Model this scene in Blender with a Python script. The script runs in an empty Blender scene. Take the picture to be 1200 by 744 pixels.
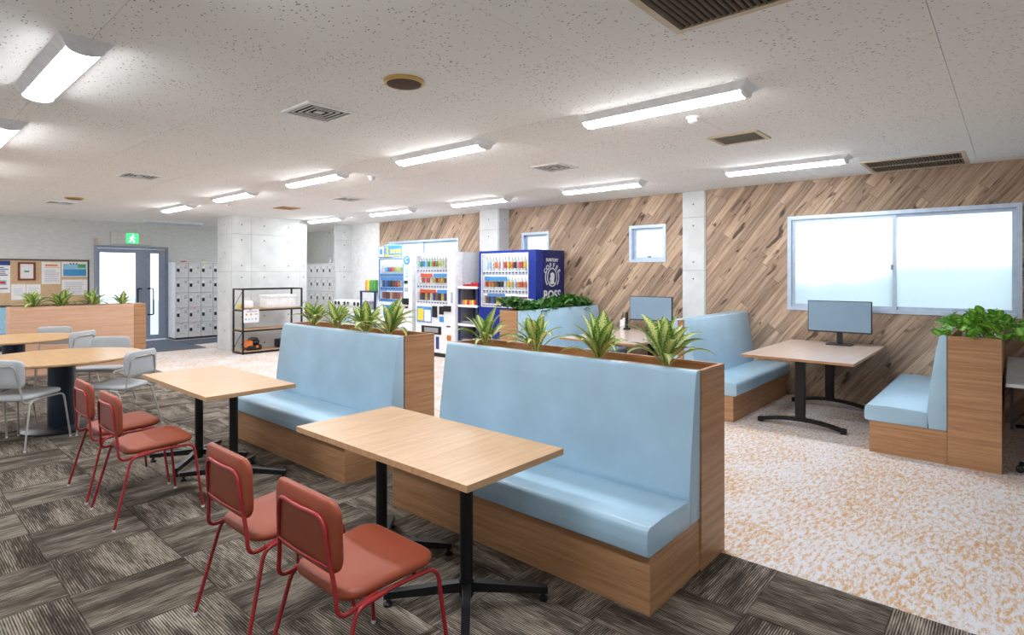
import bpy, bmesh, math, random
from mathutils import Vector, Matrix, Euler

R = math.radians
PI = math.pi
random.seed(7)
SC = bpy.context.scene
COL = SC.collection
H = 2.735            # ceiling height
XW = 7.90            # wood wall plane
YB = 15.25           # back wall plane

# ------------------------------------------------------------------ camera, world, exposure
cam_d = bpy.data.cameras.new('camera')
cam = bpy.data.objects.new('camera', cam_d)
COL.objects.link(cam)
cam.location = (0, 0, 1.55)
cam.rotation_euler = (R(90), 0, R(41.25 - 90))
cam_d.sensor_width = 36.0
cam_d.lens = 36.0 * 670.0 / 1200.0
cam_d.shift_y = -(372 - 321) / 1200.0
cam_d.clip_start = 0.05
cam_d.clip_end = 200
SC.camera = cam

world = bpy.data.worlds.new('sky')
SC.world = world
world.use_nodes = True
wn = world.node_tree
wn.nodes['Background'].inputs[0].default_value = (0.80, 0.90, 1.0, 1)
wn.nodes['Background'].inputs[1].default_value = 2.4

SC.view_settings.view_transform = 'Standard'
SC.view_settings.look = 'None'
SC.view_settings.gamma = 1.0
SC.view_settings.use_curve_mapping = False
SC.view_settings.exposure = 0.74
SC.cycles.use_denoising = True
SC.cycles.max_bounces = 8
SC.cycles.diffuse_bounces = 5
SC.cycles.transparent_max_bounces = 12
SC.cycles.caustics_reflective = False
SC.cycles.caustics_refractive = True
SC.cycles.sample_clamp_indirect = 6.0
LAMP = 36.0          # radiance of the LED diffusers

# ------------------------------------------------------------------ materials
def lin(c):
    o = []
    for x in c[:3]:
        x /= 255.0
        o.append(x / 12.92 if x <= 0.04045 else ((x + 0.055) / 1.055) ** 2.4)
    return (o[0], o[1], o[2], 1.0)

MATS = {}
def newmat(name):
    m = bpy.data.materials.new(name)
    m.use_nodes = True
    nt = m.node_tree
    b = nt.nodes['Principled BSDF']
    MATS[name] = m
    return m, nt, b

def nd(nt, t, **kw):
    n = nt.nodes.new(t)
    for k, v in kw.items():
        setattr(n, k, v)
    return n

def lk(nt, a, b):
    nt.links.new(a, b)

def math_n(nt, op, a, b=None, clamp=False):
    n = nd(nt, 'ShaderNodeMath', operation=op)
    n.use_clamp = clamp
    for i, x in enumerate((a, b)):
        if x is None:
            continue
        if isinstance(x, (int, float)):
            n.inputs[i].default_value = x
        else:
            lk(nt, x, n.inputs[i])
    return n.outputs[0]

def ramp(nt, fac, stops, interp='LINEAR'):
    r = nd(nt, 'ShaderNodeValToRGB')
    r.color_ramp.interpolation = interp
    els = r.color_ramp.elements
    while len(els) < len(stops):
        els.new(0.5)
    for e, (p, c) in zip(els, stops):
        e.position = p
        e.color = lin(c) if len(c) == 3 else c
    lk(nt, fac, r.inputs[0])
    return r.outputs[0]

def mixc(nt, fac, a, b, blend='MIX'):
    n = nd(nt, 'ShaderNodeMix', data_type='RGBA', blend_type=blend)
    for s, x in ((n.inputs[0], fac), (n.inputs[6], a), (n.inputs[7], b)):
        if isinstance(x, (int, float)):
            s.default_value = x
        elif isinstance(x, tuple):
            s.default_value = lin(x) if len(x) == 3 else x
        else:
            lk(nt, x, s)
    return n.outputs[2]

def coords(nt, kind='Object', scale=(1, 1, 1), rot=(0, 0, 0), jitter=False):
    tc = nd(nt, 'ShaderNodeTexCoord')
    out = tc.outputs[kind]
    if jitter:
        oi = nd(nt, 'ShaderNodeObjectInfo')
        m = math_n(nt, 'MULTIPLY', oi.outputs['Random'], 37.0)
        cx = nd(nt, 'ShaderNodeCombineXYZ')
        for i in range(3):
            lk(nt, m, cx.inputs[i])
        va = nd(nt, 'ShaderNodeVectorMath', operation='ADD')
        lk(nt, out, va.inputs[0]); lk(nt, cx.outputs[0], va.inputs[1])
        out = va.outputs[0]
    mp = nd(nt, 'ShaderNodeMapping')
    mp.inputs['Rotation'].default_value = rot
    mp.inputs['Scale'].default_value = scale
    lk(nt, out, mp.inputs['Vector'])
    return mp.outputs[0]

def noise(nt, vec, scale, detail=3, rough=0.55, dist=0.0):
    n = nd(nt, 'ShaderNodeTexNoise')
    n.inputs['Scale'].default_value = scale
    n.inputs['Detail'].default_value = detail
    n.inputs['Roughness'].default_value = rough
    n.inputs['Distortion'].default_value = dist
    lk(nt, vec, n.inputs['Vector'])
    return n.outputs[0]

def bump(nt, b, h, strength=0.2, dist=0.002):
    n = nd(nt, 'ShaderNodeBump')
    n.inputs['Strength'].default_value = strength
    n.inputs['Distance'].default_value = dist
    lk(nt, h, n.inputs['Height'])
    lk(nt, n.outputs[0], b.inputs['Normal'])

def plain(name, col, rough=0.5, metal=0.0, var=0.04, scale=14.0, spec=0.5):
    """a painted or moulded surface with faint procedural mottling"""
    m, nt, b = newmat(name)
    f = noise(nt, coords(nt), scale, 3)
    lo = tuple(max(0, c * (1 - var)) for c in col)
    hi = tuple(min(255, c * (1 + var)) for c in col)
    lk(nt, ramp(nt, f, [(0.3, lo), (0.7, hi)]), b.inputs['Base Color'])
    b.inputs['Roughness'].default_value = rough
    b.inputs['Metallic'].default_value = metal
    b.inputs['Specular IOR Level'].default_value = spec
    return m

def oak(name, light, dark, scale, rough=0.42, relief=0.12):
    m, nt, b = newmat(name)
    v = coords(nt, scale=scale, jitter=True)
    f1 = noise(nt, v, 1.0, 4, 0.6, 0.3)
    v2 = coords(nt, scale=tuple(s * 4.5 for s in scale), jitter=True)
    f2 = noise(nt, v2, 1.0, 3, 0.65)
    f = math_n(nt, 'ADD', math_n(nt, 'MULTIPLY', f1, 0.6), math_n(nt, 'MULTIPLY', f2, 0.4))
    lk(nt, ramp(nt, f, [(0.36, dark), (0.62, light)]), b.inputs['Base Color'])
    b.inputs['Roughness'].default_value = rough
    bump(nt, b, f2, relief, 0.001)
    return m

oak('oak_panel', (190, 146, 106), (154, 111, 75), (1.3, 1.3, 42), 0.45)
oak('oak_top', (204, 168, 128), (182, 142, 101), (1.6, 38, 38), 0.38)
oak('oak_round', (208, 170, 124), (188, 145, 98), (34, 1.6, 34), 0.28)
oak('birch_panel', (226, 184, 156), (206, 160, 130), (1.3, 1.3, 30), 0.45)
oak('booth_top', (218, 200, 190), (204, 182, 168), (1.4, 30, 30), 0.2, 0.0)  # window glare is put into the lightened base colour
MATS['booth_top'].node_tree.nodes['Principled BSDF'].inputs['Coat Weight'].default_value = 0.6
MATS['booth_top'].node_tree.nodes['Principled BSDF'].inputs['Coat Roughness'].default_value = 0.3
oak('shelf_board', (205, 170, 135), (180, 142, 106), (2, 20, 20), 0.5)

def wall_plank():
    m, nt, b = newmat('rustic_plank')
    a = math.atan(1.25)
    # wall lies in the yz plane; turn so that the grain runs along the plank
    v = coords(nt, scale=(1, 1, 1), rot=(a, 0, 0), jitter=True)
    mp = nd(nt, 'ShaderNodeMapping'); mp.inputs['Scale'].default_value = (3, 1.0, 30)
    lk(nt, v, mp.inputs['Vector'])
    g1 = noise(nt, mp.outputs[0], 1.0, 5, 0.60, 0.35)
    mp2 = nd(nt, 'ShaderNodeMapping'); mp2.inputs['Scale'].default_value = (8, 5, 120)
    lk(nt, v, mp2.inputs['Vector'])
    g2 = noise(nt, mp2.outputs[0], 1.0, 3, 0.6)
    mp3 = nd(nt, 'ShaderNodeMapping'); mp3.inputs['Scale'].default_value = (3, 3.0, 10)
    lk(nt, v, mp3.inputs['Vector'])
    g3 = noise(nt, mp3.outputs[0], 1.0, 2, 0.5, 0.4)
    f = math_n(nt, 'ADD', math_n(nt, 'MULTIPLY', g1, 0.65), math_n(nt, 'MULTIPLY', g2, 0.35))
    c = ramp(nt, f, [(0.28, (102, 82, 66)), (0.42, (162, 137, 115)), (0.54, (198, 173, 149)), (0.70, (220, 198, 176))])
    knot = ramp(nt, g3, [(0.63, (255, 255, 255)), (0.70, (86, 66, 52))])
    c = mixc(nt, 0.85, c, knot, 'MULTIPLY')
    oi = nd(nt, 'ShaderNodeObjectInfo')
    tone = ramp(nt, oi.outputs['Random'], [(0.0, (200, 194, 190)), (0.5, (230, 225, 220)), (1.0, (255, 251, 246))])
    c = mixc(nt, 1.0, c, tone, 'MULTIPLY')
    lk(nt, c, b.inputs['Base Color'])
    b.inputs['Roughness'].default_value = 0.6
    bump(nt, b, f, 0.35, 0.002)
wall_plank()

def carpet_dark():
    m, nt, b = newmat('charcoal_carpet')
    wob = coords(nt, scale=(3.0, 14, 1), jitter=True)
    wv = noise(nt, wob, 1.0, 3, 0.6)
    tc = nd(nt, 'ShaderNodeTexCoord'); sp = nd(nt, 'ShaderNodeSeparateXYZ'); lk(nt, tc.outputs['Object'], sp.inputs[0])
    ph = math_n(nt, 'ADD', math_n(nt, 'MULTIPLY', sp.outputs[1], 2 * PI / 0.0105), math_n(nt, 'MULTIPLY', wv, 3.0))
    rib = math_n(nt, 'ADD', math_n(nt, 'MULTIPLY', math_n(nt, 'SINE', ph), 0.5), 0.5)
    dash = noise(nt, coords(nt, scale=(9, 125, 1), jitter=True), 1.0, 3, 0.65)
    patch = noise(nt, coords(nt, scale=(1.6, 7.5, 1), jitter=True), 1.0, 3, 0.6)
    fib = noise(nt, coords(nt, scale=(420, 420, 1)), 1.0, 1)
    t = math_n(nt, 'ADD', math_n(nt, 'MULTIPLY', rib, 0.24), math_n(nt, 'MULTIPLY', dash, 0.75))
    t = math_n(nt, 'ADD', t, math_n(nt, 'MULTIPLY', math_n(nt, 'SUBTRACT', patch, 0.5), 0.85))
    c = ramp(nt, t, [(0.28, (62, 55, 49)), (0.42, (88, 80, 72)), (0.54, (122, 112, 102)), (0.68, (184, 174, 160))])
    oi = nd(nt, 'ShaderNodeObjectInfo')
    tone = ramp(nt, oi.outputs['Random'], [(0.0, (215, 212, 208)), (1.0, (255, 255, 255))])
    c = mixc(nt, 1.0, c, tone, 'MULTIPLY')
    c = mixc(nt, 0.35, c, ramp(nt, fib, [(0.3, (140, 140, 140)), (0.7, (255, 255, 255))]), 'MULTIPLY')
    lk(nt, c, b.inputs['Base Color'])
    b.inputs['Roughness'].default_value = 0.95
    b.inputs['Specular IOR Level'].default_value = 0.1
    bump(nt, b, rib, 0.5, 0.003)
carpet_dark()

def carpet_light():
    m, nt, b = newmat('speckled_carpet')
    v = coords(nt, scale=(15, 44, 1), rot=(0, 0, R(42)))
    s = noise(nt, v, 1.0, 6, 0.78, 0.3)
    v2 = coords(nt, scale=(2.0, 2.0, 1))
    s2 = noise(nt, v2, 1.0, 2)
    t = math_n(nt, 'ADD', s, math_n(nt, 'MULTIPLY', math_n(nt, 'SUBTRACT', s2, 0.5), 0.17))
    c = ramp(nt, t, [(0.43, (224, 225, 230)), (0.495, (216, 213, 214)), (0.535, (216, 188, 160)), (0.63, (206, 158, 110))])
    v3 = coords(nt, scale=(260, 260, 1))
    s3 = noise(nt, v3, 1.0, 1)
    c = mixc(nt, 0.3, c, ramp(nt, s3, [(0.3, (170, 170, 170)), (0.7, (255, 255, 255))]), 'MULTIPLY')
    lk(nt, c, b.inputs['Base Color'])
    b.inputs['Roughness'].default_value = 0.9
    b.inputs['Specular IOR Level'].default_value = 0.15
    bump(nt, b, s3, 0.4, 0.002)
carpet_light()

def ceiling_mat():
    m, nt, b = newmat('pitted_board')
    base = coords(nt)
    w = noise(nt, base, 40, 2)
    mp = nd(nt, 'ShaderNodeMapping'); mp.inputs['Scale'].default_value = (46, 27, 1)
    mp.inputs['Rotation'].default_value = (0, 0, R(12))
    lk(nt, base, mp.inputs['Vector'])
    vo = nd(nt, 'ShaderNodeTexVoronoi'); vo.inputs['Scale'].default_value = 1.0
    lk(nt, mp.outputs[0], vo.inputs['Vector'])
    d = math_n(nt, 'ADD', vo.outputs['Distance'], math_n(nt, 'MULTIPLY', math_n(nt, 'SUBTRACT', w, 0.5), 0.35))
    big = noise(nt, base, 3.0, 2)
    d = math_n(nt, 'SUBTRACT', d, math_n(nt, 'MULTIPLY', math_n(nt, 'SUBTRACT', big, 0.5), 0.16))
    c = ramp(nt, d, [(0.11, (132, 124, 117)), (0.20, (236, 235, 232))])
    lk(nt, c, b.inputs['Base Color'])
    b.inputs['Roughness'].default_value = 0.9
    b.inputs['Specular IOR Level'].default_value = 0.2
    hgt = ramp(nt, d, [(0.08, (0, 0, 0)), (0.2, (255, 255, 255))])
    bump(nt, b, hgt, 0.6, 0.004)
ceiling_mat()

def concrete():
    m, nt, b = newmat('fair_concrete')
    f = noise(nt, coords(nt, jitter=True), 3.5, 5, 0.6)
    f2 = noise(nt, coords(nt), 60, 2)
    f = math_n(nt, 'ADD', math_n(nt, 'MULTIPLY', f, 0.8), math_n(nt, 'MULTIPLY', f2, 0.2))
    lk(nt, ramp(nt, f, [(0.3, (196, 200, 200)), (0.7, (222, 224, 223))]), b.inputs['Base Color'])
    b.inputs['Roughness'].default_value = 0.7
    bump(nt, b, f2, 0.1, 0.001)
concrete()

def wallpaper():
    m, nt, b = newmat('grey_wallpaper')
    f = noise(nt, coords(nt, scale=(1, 1, 3)), 9, 4, 0.6)
    f2 = noise(nt, coords(nt, scale=(1, 1, 1)), 120, 2)
    lk(nt, ramp(nt, f, [(0.3, (206, 210, 207)), (0.7, (220, 223, 220))]), b.inputs['Base Color'])
    b.inputs['Roughness'].default_value = 0.85
    bump(nt, b, f2, 0.2, 0.001)
wallpaper()

def vinyl(name, col, rough):
    m, nt, b = newmat(name)
    f = noise(nt, coords(nt), 2.2, 3, 0.5)
    lo = tuple(c * 0.95 for c in col); hi = tuple(min(255, c * 1.04) for c in col)
    lk(nt, ramp(nt, f, [(0.3, lo), (0.7, hi)]), b.inputs['Base Color'])
    b.inputs['Roughness'].default_value = rough
    f2 = noise(nt, coords(nt), 420, 2)
    f3 = noise(nt, coords(nt), 5.0, 2)
    bump(nt, b, math_n(nt, 'ADD', math_n(nt, 'MULTIPLY', f2, 0.1), math_n(nt, 'MULTIPLY', f3, 1.0)), 0.04, 0.006)
vinyl('blue_vinyl', (166, 199, 220), 0.34)
vinyl('rust_vinyl', (144, 64, 36), 0.5)
vinyl('grey_vinyl', (178, 182, 186), 0.5)

plain('red_paint', (150, 38, 40), 0.32)
plain('grey_paint', (168, 166, 162), 0.3, 0.4)
plain('black_metal', (24, 25, 28), 0.38, 0.3)
plain('navy_metal', (24, 40, 60), 0.35, 0.3)
plain('base_metal', (38, 42, 48), 0.35, 0.3)
plain('foot_cap', (222, 222, 222), 0.5)
plain('black_plastic', (18, 19, 22), 0.4)
plain('dark_soil', (66, 48, 34), 0.9, var=0.2, scale=60)
plain('white_paint', (232, 232, 232), 0.6)
plain('white_metal', (230, 232, 234), 0.35)
plain('locker_grey', (212, 214, 215), 0.45)
plain('locker_gap', (150, 152, 154), 0.6)
plain('label_pink', (222, 150, 190), 0.6)
plain('label_yellow', (215, 220, 90), 0.6)
plain('steel_blue', (146, 158, 176), 0.45)
plain('alu', (190, 205, 224), 0.35, 0.4)
plain('cork', (205, 176, 140), 0.9, var=0.09, scale=90)
plain('dark_frame', (62, 60, 66), 0.5)
plain('mahogany', (122, 54, 28), 0.4)
plain('paper', (238, 238, 240), 0.8, var=0.015)
plain('paper_ink', (150, 156, 172), 0.8)
plain('ink_navy', (40, 66, 128), 0.7)
plain('ink_blue', (66, 150, 205), 0.6)
plain('ink_sky', (150, 200, 225), 0.6)
plain('ink_orange', (226, 150, 104), 0.7)
plain('ink_red', (206, 60, 48), 0.6)
plain('ink_yellow', (240, 206, 60), 0.6)
plain('ink_green', (90, 160, 80), 0.6)
plain('brown_grille', (122, 100, 74), 0.55)
plain('tan_grille', (170, 130, 88), 0.7)
plain('tan_frame', (196, 178, 152), 0.5)
plain('speaker_cloth', (84, 66, 52), 0.9, var=0.15, scale=200)
plain('gold_ring', (190, 156, 84), 0.35, 0.5)
plain('dark_hollow', (34, 32, 30), 0.9)
plain('slat_cream', (186, 176, 158), 0.5)
plain('vent_white', (222, 222, 220), 0.5)
plain('vent_grey', (120, 118, 114), 0.6)
plain('blue_gloss', (14, 46, 138), 0.22)
plain('navy_side', (20, 36, 100), 0.3)
plain('logo_white', (226, 230, 236), 0.5)
plain('vend_white', (236, 238, 242), 0.3)
plain('vend_side', (214, 218, 226), 0.4)
plain('vend_grey', (170, 176, 190), 0.4)
plain('shelf_blue', (70, 150, 215), 0.4)
plain('shelf_red', (226, 90, 50), 0.4)
plain('price_strip', (226, 226, 228), 0.4)
plain('price_dot', (70, 70, 84), 0.4)
plain('slot_black', (22, 24, 28), 0.3)
plain('lens_brown', (190, 116, 40), 0.4)
plain('crate_grey', (142, 145, 152), 0.6)
plain('crate_navy', (34, 52, 104), 0.45)
plain('snack_red', (196, 40, 44), 0.5)
plain('styrofoam', (238, 238, 238), 0.8)
plain('drill_orange', (226, 120, 40), 0.5)
plain('stem_pale', (196, 206, 130), 0.6)
plain('stem_green', (62, 96, 44), 0.7)
plain('monitor_back', (30, 32, 36), 0.5)
plain('desk_grey', (206, 210, 216), 0.35)
plain('mat_grey', (84, 92, 104), 0.95, var=0.12, scale=60)
plain('tile_cream', (212, 206, 196), 0.6)
plain('exit_panel', (214, 212, 206), 0.6)
plain('tie_hole', (120, 124, 124), 0.8)
plain('hedge', (70, 112, 84), 0.9, var=0.25, scale=4)
plain('asphalt', (150, 160, 165), 0.9, var=0.1, scale=2)
plain('plywood', (84, 66, 52), 0.9)
plain('slat_brown', (120, 106, 86), 0.6)
plain('tissue', (232, 232, 228), 0.8)
plain('soap_yellow', (220, 200, 110), 0.5)

def screen_mat():
    m, nt, b = newmat('grey_screen')
    f = noise(nt, coords(nt), 1.5, 2)
    lk(nt, ramp(nt, f, [(0.3, (118, 142, 160)), (0.7, (128, 152, 170))]), b.inputs['Base Color'])
    b.inputs['Roughness'].default_value = 0.35
screen_mat()

def leaf_mat(name, c_in, c_edge, spread):
    m, nt, b = newmat(name)
    tc = nd(nt, 'ShaderNodeTexCoord')
    sp = nd(nt, 'ShaderNodeSeparateXYZ'); lk(nt, tc.outputs['UV'], sp.inputs[0])
    a = math_n(nt, 'MULTIPLY', math_n(nt, 'ABSOLUTE', math_n(nt, 'SUBTRACT', sp.outputs[0], 0.5)), 2.0)
    mp = nd(nt, 'ShaderNodeMapping'); mp.inputs['Scale'].default_value = (9, 30, 1)
    oi = nd(nt, 'ShaderNodeObjectInfo')
    va = nd(nt, 'ShaderNodeVectorMath', operation='ADD')
    lk(nt, tc.outputs['UV'], va.inputs[0])
    cx = nd(nt, 'ShaderNodeCombineXYZ'); lk(nt, math_n(nt, 'MULTIPLY', oi.outputs['Random'], 30.0), cx.inputs[0])
    lk(nt, cx.outputs[0], va.inputs[1]); lk(nt, va.outputs[0], mp.inputs['Vector'])
    s = noise(nt, mp.outputs[0], 1.0, 3, 0.6)
    mq = nd(nt, 'ShaderNodeMapping'); mq.inputs['Scale'].default_value = (16, 52, 1)
    lk(nt, va.outputs[0], mq.inputs['Vector'])
    s2 = noise(nt, mq.outputs[0], 1.0, 2, 0.6)
    t = math_n(nt, 'ADD', math_n(nt, 'MULTIPLY', a, 0.75), math_n(nt, 'MULTIPLY', math_n(nt, 'SUBTRACT', s, 0.5), 1.6))
    t = math_n(nt, 'ADD', t, math_n(nt, 'MULTIPLY', math_n(nt, 'SUBTRACT', s2, 0.5), 1.8))
    c = ramp(nt, t, [(spread - 0.1, c_in), (spread + 0.12, c_edge)])
    tone = ramp(nt, oi.outputs['Random'], [(0.0, (205, 214, 190)), (1.0, (255, 255, 255))])
    c = mixc(nt, 1.0, c, tone, 'MULTIPLY')
    lk(nt, c, b.inputs['Base Color'])
    b.inputs['Roughness'].default_value = 0.45
    out = nt.nodes['Material Output']
    tr = nd(nt, 'ShaderNodeBsdfTranslucent'); lk(nt, c, tr.inputs[0])
    mx = nd(nt, 'ShaderNodeMixShader'); mx.inputs[0].default_value = 0.28
    lk(nt, b.outputs[0], mx.inputs[1]); lk(nt, tr.outputs[0], mx.inputs[2])
    lk(nt, mx.outputs[0], out.inputs[0])
leaf_mat('variegated_leaf', (236, 238, 158), (86, 136, 58), 0.37)
leaf_mat('bright_leaf', (160, 210, 84), (80, 150, 40), 0.30)
leaf_mat('ivy_leaf', (112, 170, 76), (56, 112, 48), 0.2)

def emit(name, col, strength):
    m, nt, b = newmat(name)
    b.inputs['Base Color'].default_value = lin(col)
    b.inputs['Emission Color'].default_value = lin(col)
    b.inputs['Emission Strength'].default_value = strength
    return m
emit('led_diffuser', (247, 250, 254), LAMP)
emit('display_light', (255, 255, 255), 1.1)
emit('exit_green', (60, 210, 120), 0.9)
emit('exit_white', (240, 255, 246), 1.1)

def glassy(name, fac_t, tint=(250, 252, 255)):
    m, nt, b = newmat(name)
    out = nt.nodes['Material Output']
    tr = nd(nt, 'ShaderNodeBsdfTransparent'); tr.inputs[0].default_value = lin(tint)
    gl = nd(nt, 'ShaderNodeBsdfGlossy'); gl.inputs['Roughness'].default_value = 0.03
    mx = nd(nt, 'ShaderNodeMixShader'); mx.inputs[0].default_value = fac_t
    lk(nt, gl.outputs[0], mx.inputs[1]); lk(nt, tr.outputs[0], mx.inputs[2])
    lk(nt, mx.outputs[0], out.inputs[0])
glassy('clear_glass', 0.95)
def frosted():
    m, nt, b = newmat('frosted_glass')
    out = nt.nodes['Material Output']
    rf = nd(nt, 'ShaderNodeBsdfRefraction'); rf.inputs['Color'].default_value = (0.96, 0.98, 1, 1)
    rf.inputs['Roughness'].default_value = 0.32; rf.inputs['IOR'].default_value = 1.25
    tl = nd(nt, 'ShaderNodeBsdfTranslucent'); tl.inputs[0].default_value = (0.80, 0.84, 0.88, 1)
    f = noise(nt, coords(nt), 30, 2)
    mx = nd(nt, 'ShaderNodeMixShader')
    lk(nt, ramp(nt, f, [(0.2, (185, 185, 185)), (0.8, (200, 200, 200))]), mx.inputs[0])
    lk(nt, tl.outputs[0], mx.inputs[1]); lk(nt, rf.outputs[0], mx.inputs[2])
    lk(nt, mx.outputs[0], out.inputs[0])
frosted()

def object_colour():
    m, nt, b = newmat('drink_label')
    oi = nd(nt, 'ShaderNodeObjectInfo')
    f = noise(nt, coords(nt, jitter=True), 40, 2)
    c = mixc(nt, 1.0, oi.outputs['Color'], ramp(nt, f, [(0.42, (205, 205, 205)), (0.55, (255, 255, 255))]), 'MULTIPLY')
    lk(nt, c, b.inputs['Base Color'])
    b.inputs['Roughness'].default_value = 0.35
object_colour()
plain('drink_clear', (214, 216, 210), 0.2)
plain('drink_cap', (236, 236, 236), 0.4)

# ------------------------------------------------------------------ mesh helpers
def fillet(pts, r, n=5):
    """round the inner corners of a polyline"""
    pts = [Vector(p) for p in pts]
    out = [pts[0]]
    for i in range(1, len(pts) - 1):
        a, p, c = pts[i - 1], pts[i], pts[i + 1]
        ra = min(r, (a - p).length * 0.48); rc = min(r, (c - p).length * 0.48)
        s = p + (a - p).normalized() * ra; e = p + (c - p).normalized() * rc
        for k in range(n + 1):
            t = k / n
            out.append(s * (1 - t) ** 2 + p * 2 * t * (1 - t) + e * t * t)
    out.append(pts[-1])
    return out

ROOT = {}
class MB:
    def __init__(s):
        s.v = []; s.f = []; s.m = []; s.uv = None
    def add(s, vs, fs, mi=0):
        o = len(s.v)
        s.v += [tuple(v) for v in vs]
        s.f += [tuple(i + o for i in f) for f in fs]
        s.m += [mi] * len(fs)
        return s
    def box(s, x0, x1, y0, y1, z0, z1, mi=0):
        if x0 > x1: x0, x1 = x1, x0
        if y0 > y1: y0, y1 = y1, y0
        if z0 > z1: z0, z1 = z1, z0
        return s.add([(x0, y0, z0), (x1, y0, z0), (x1, y1, z0), (x0, y1, z0), (x0, y0, z1), (x1, y0, z1), (x1, y1, z1), (x0, y1, z1)],
                     [(0, 3, 2, 1), (4, 5, 6, 7), (0, 1, 5, 4), (1, 2, 6, 5), (2, 3, 7, 6), (3, 0, 4, 7)], mi)
    def bm(s, b, mi=0):
        b.verts.ensure_lookup_table(); b.verts.index_update()
        s.add([v.co[:] for v in b.verts], [[v.index for v in f.verts] for f in b.faces], mi)
        b.free()
        return s
    def rbox(s, x0, x1, y0, y1, z0, z1, r=0.01, seg=2, mi=0):
        b = bmesh.new()
        bmesh.ops.create_cube(b, size=1)
        for v in b.verts:
            v.co = Vector(((x0 + x1) / 2 + v.co.x * abs(x1 - x0), (y0 + y1) / 2 + v.co.y * abs(y1 - y0), (z0 + z1) / 2 + v.co.z * abs(z1 - z0)))
        bmesh.ops.bevel(b, geom=b.edges[:], offset=r, segments=seg, profile=0.5, affect='EDGES')
        return s.bm(b, mi)
    def prism(s, poly, axis, a0, a1, bevel=0.0, seg=2, mi=0):
        """extrude a 2-D polygon along an axis; poly gives the other two coordinates in xyz order"""
        def P(p, a):
            return {'x': (a, p[0], p[1]), 'y': (p[0], a, p[1]), 'z': (p[0], p[1], a)}[axis]
        n = len(poly)
        b = bmesh.new()
        va = [b.verts.new(P(p, a0)) for p in poly]
        vb = [b.verts.new(P(p, a1)) for p in poly]
        b.faces.new(va); b.faces.new(vb[::-1])
        for i in range(n):
            b.faces.new((va[i], vb[i], vb[(i + 1) % n], va[(i + 1) % n]))
        bmesh.ops.recalc_face_normals(b, faces=b.faces[:])
        if bevel > 0:
            bmesh.ops.bevel(b, geom=b.edges[:], offset=bevel, segments=seg, profile=0.5, affect='EDGES')
        return s.bm(b, mi)
    def tube(s, path, r, n=8, closed=False, mi=0):
        P = [Vector(p) for p in path]
        N = len(P)
        rings = []
        up = None
        for i in range(N):
            if closed:
                t = (P[(i + 1) % N] - P[i - 1]).normalized()
            else:
                t = (P[min(i + 1, N - 1)] - P[max(i - 1, 0)]).normalized()
            if up is None:
                up = Vector((0, 0, 1)) if abs(t.z) < 0.9 else Vector((1, 0, 0))
            a = (up - t * up.dot(t)).normalized()
            up = a
            b_ = t.cross(a)
            rings.append([P[i] + a * (r * math.cos(2 * PI * k / n)) + b_ * (r * math.sin(2 * PI * k / n)) for k in range(n)])
        vs = [v for q in rings for v in q]
        fs = []
        for i in range(N if closed else N - 1):
            j = (i + 1) % N
            for k in range(n):
                l = (k + 1) % n
                fs.append((i * n + k, i * n + l, j * n + l, j * n + k))
        if not closed:
            fs.append(tuple(range(n))[::-1]); fs.append(tuple((N - 1) * n + k for k in range(n)))
        return s.add(vs, fs, mi)
    def lathe(s, prof, c=(0, 0, 0), n=16, mi=0, axis='z', mis=None):
        vs = []; fs = []
        for (r, z) in prof:
            for k in range(n):
                a = 2 * PI * k / n
                if axis == 'z': vs.append((c[0] + r * math.cos(a), c[1] + r * math.sin(a), c[2] + z))
                elif axis == 'x': vs.append((c[0] + z, c[1] + r * math.cos(a), c[2] + r * math.sin(a)))
                else: vs.append((c[0] + r * math.cos(a), c[1] + z, c[2] + r * math.sin(a)))
        ms = []
        for i in range(len(prof) - 1):
            for k in range(n):
                l = (k + 1) % n
                fs.append((i * n + k, i * n + l, (i + 1) * n + l, (i + 1) * n + k))
                ms.append(mis[i] if mis else mi)
        fs.append(tuple(range(n))[::-1]); ms.append(mis[0] if mis else mi)
        fs.append(tuple((len(prof) - 1) * n + k for k in range(n))); ms.append(mis[-1] if mis else mi)
        o = len(s.v); s.v += vs; s.f += [tuple(i + o for i in f) for f in fs]; s.m += ms
        return s
    def mesh(s, name, mats, off=(0, 0, 0), smooth=35):
        me = bpy.data.meshes.new(name)
        me.from_pydata([(v[0] - off[0], v[1] - off[1], v[2] - off[2]) for v in s.v], [], s.f)
        for m in (mats if isinstance(mats, (list, tuple)) else [mats]):
            me.materials.append(MATS[m])
        me.polygons.foreach_set('material_index', s.m)
        b = bmesh.new(); b.from_mesh(me)
        bmesh.ops.recalc_face_normals(b, faces=b.faces[:])
        b.to_mesh(me); b.free()
        if smooth:
            me.shade_smooth(); me.set_sharp_from_angle(angle=R(smooth))
        return me
    def build(s, name, mats, parent=None, smooth=35, local=False, loc=None):
        off = (0, 0, 0)
        if parent is not None and not local:
            off = ROOT.get(parent.name, (0, 0, 0))
        o = bpy.data.objects.new(name, s.mesh(name, mats, off, smooth))
        COL.objects.link(o)
        if loc: o.location = loc
        if parent is not None:
            o.parent = parent
            ROOT[o.name] = off
        return o

def link(name, me, parent=None, loc=(0, 0, 0), rot=(0, 0, 0), sc=(1, 1, 1)):
    o = bpy.data.objects.new(name, me)
    COL.objects.link(o)
    o.location = loc; o.rotation_euler = rot; o.scale = sc
    if parent is not None: o.parent = parent
    return o

def tag(o, label, cat, group=None):
    o['label'] = label; o['category'] = cat
    if group: o['group'] = group
    return o

def thing(name, label, cat, loc=(0, 0, 0), rz=0.0, group=None):
    o = bpy.data.objects.new(name, None)
    COL.objects.link(o)
    o.empty_display_size = 0.1
    o.location = loc; o.rotation_euler = (0, 0, rz)
    ROOT[o.name] = tuple(loc)
    return tag(o, label, cat, group)

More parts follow.
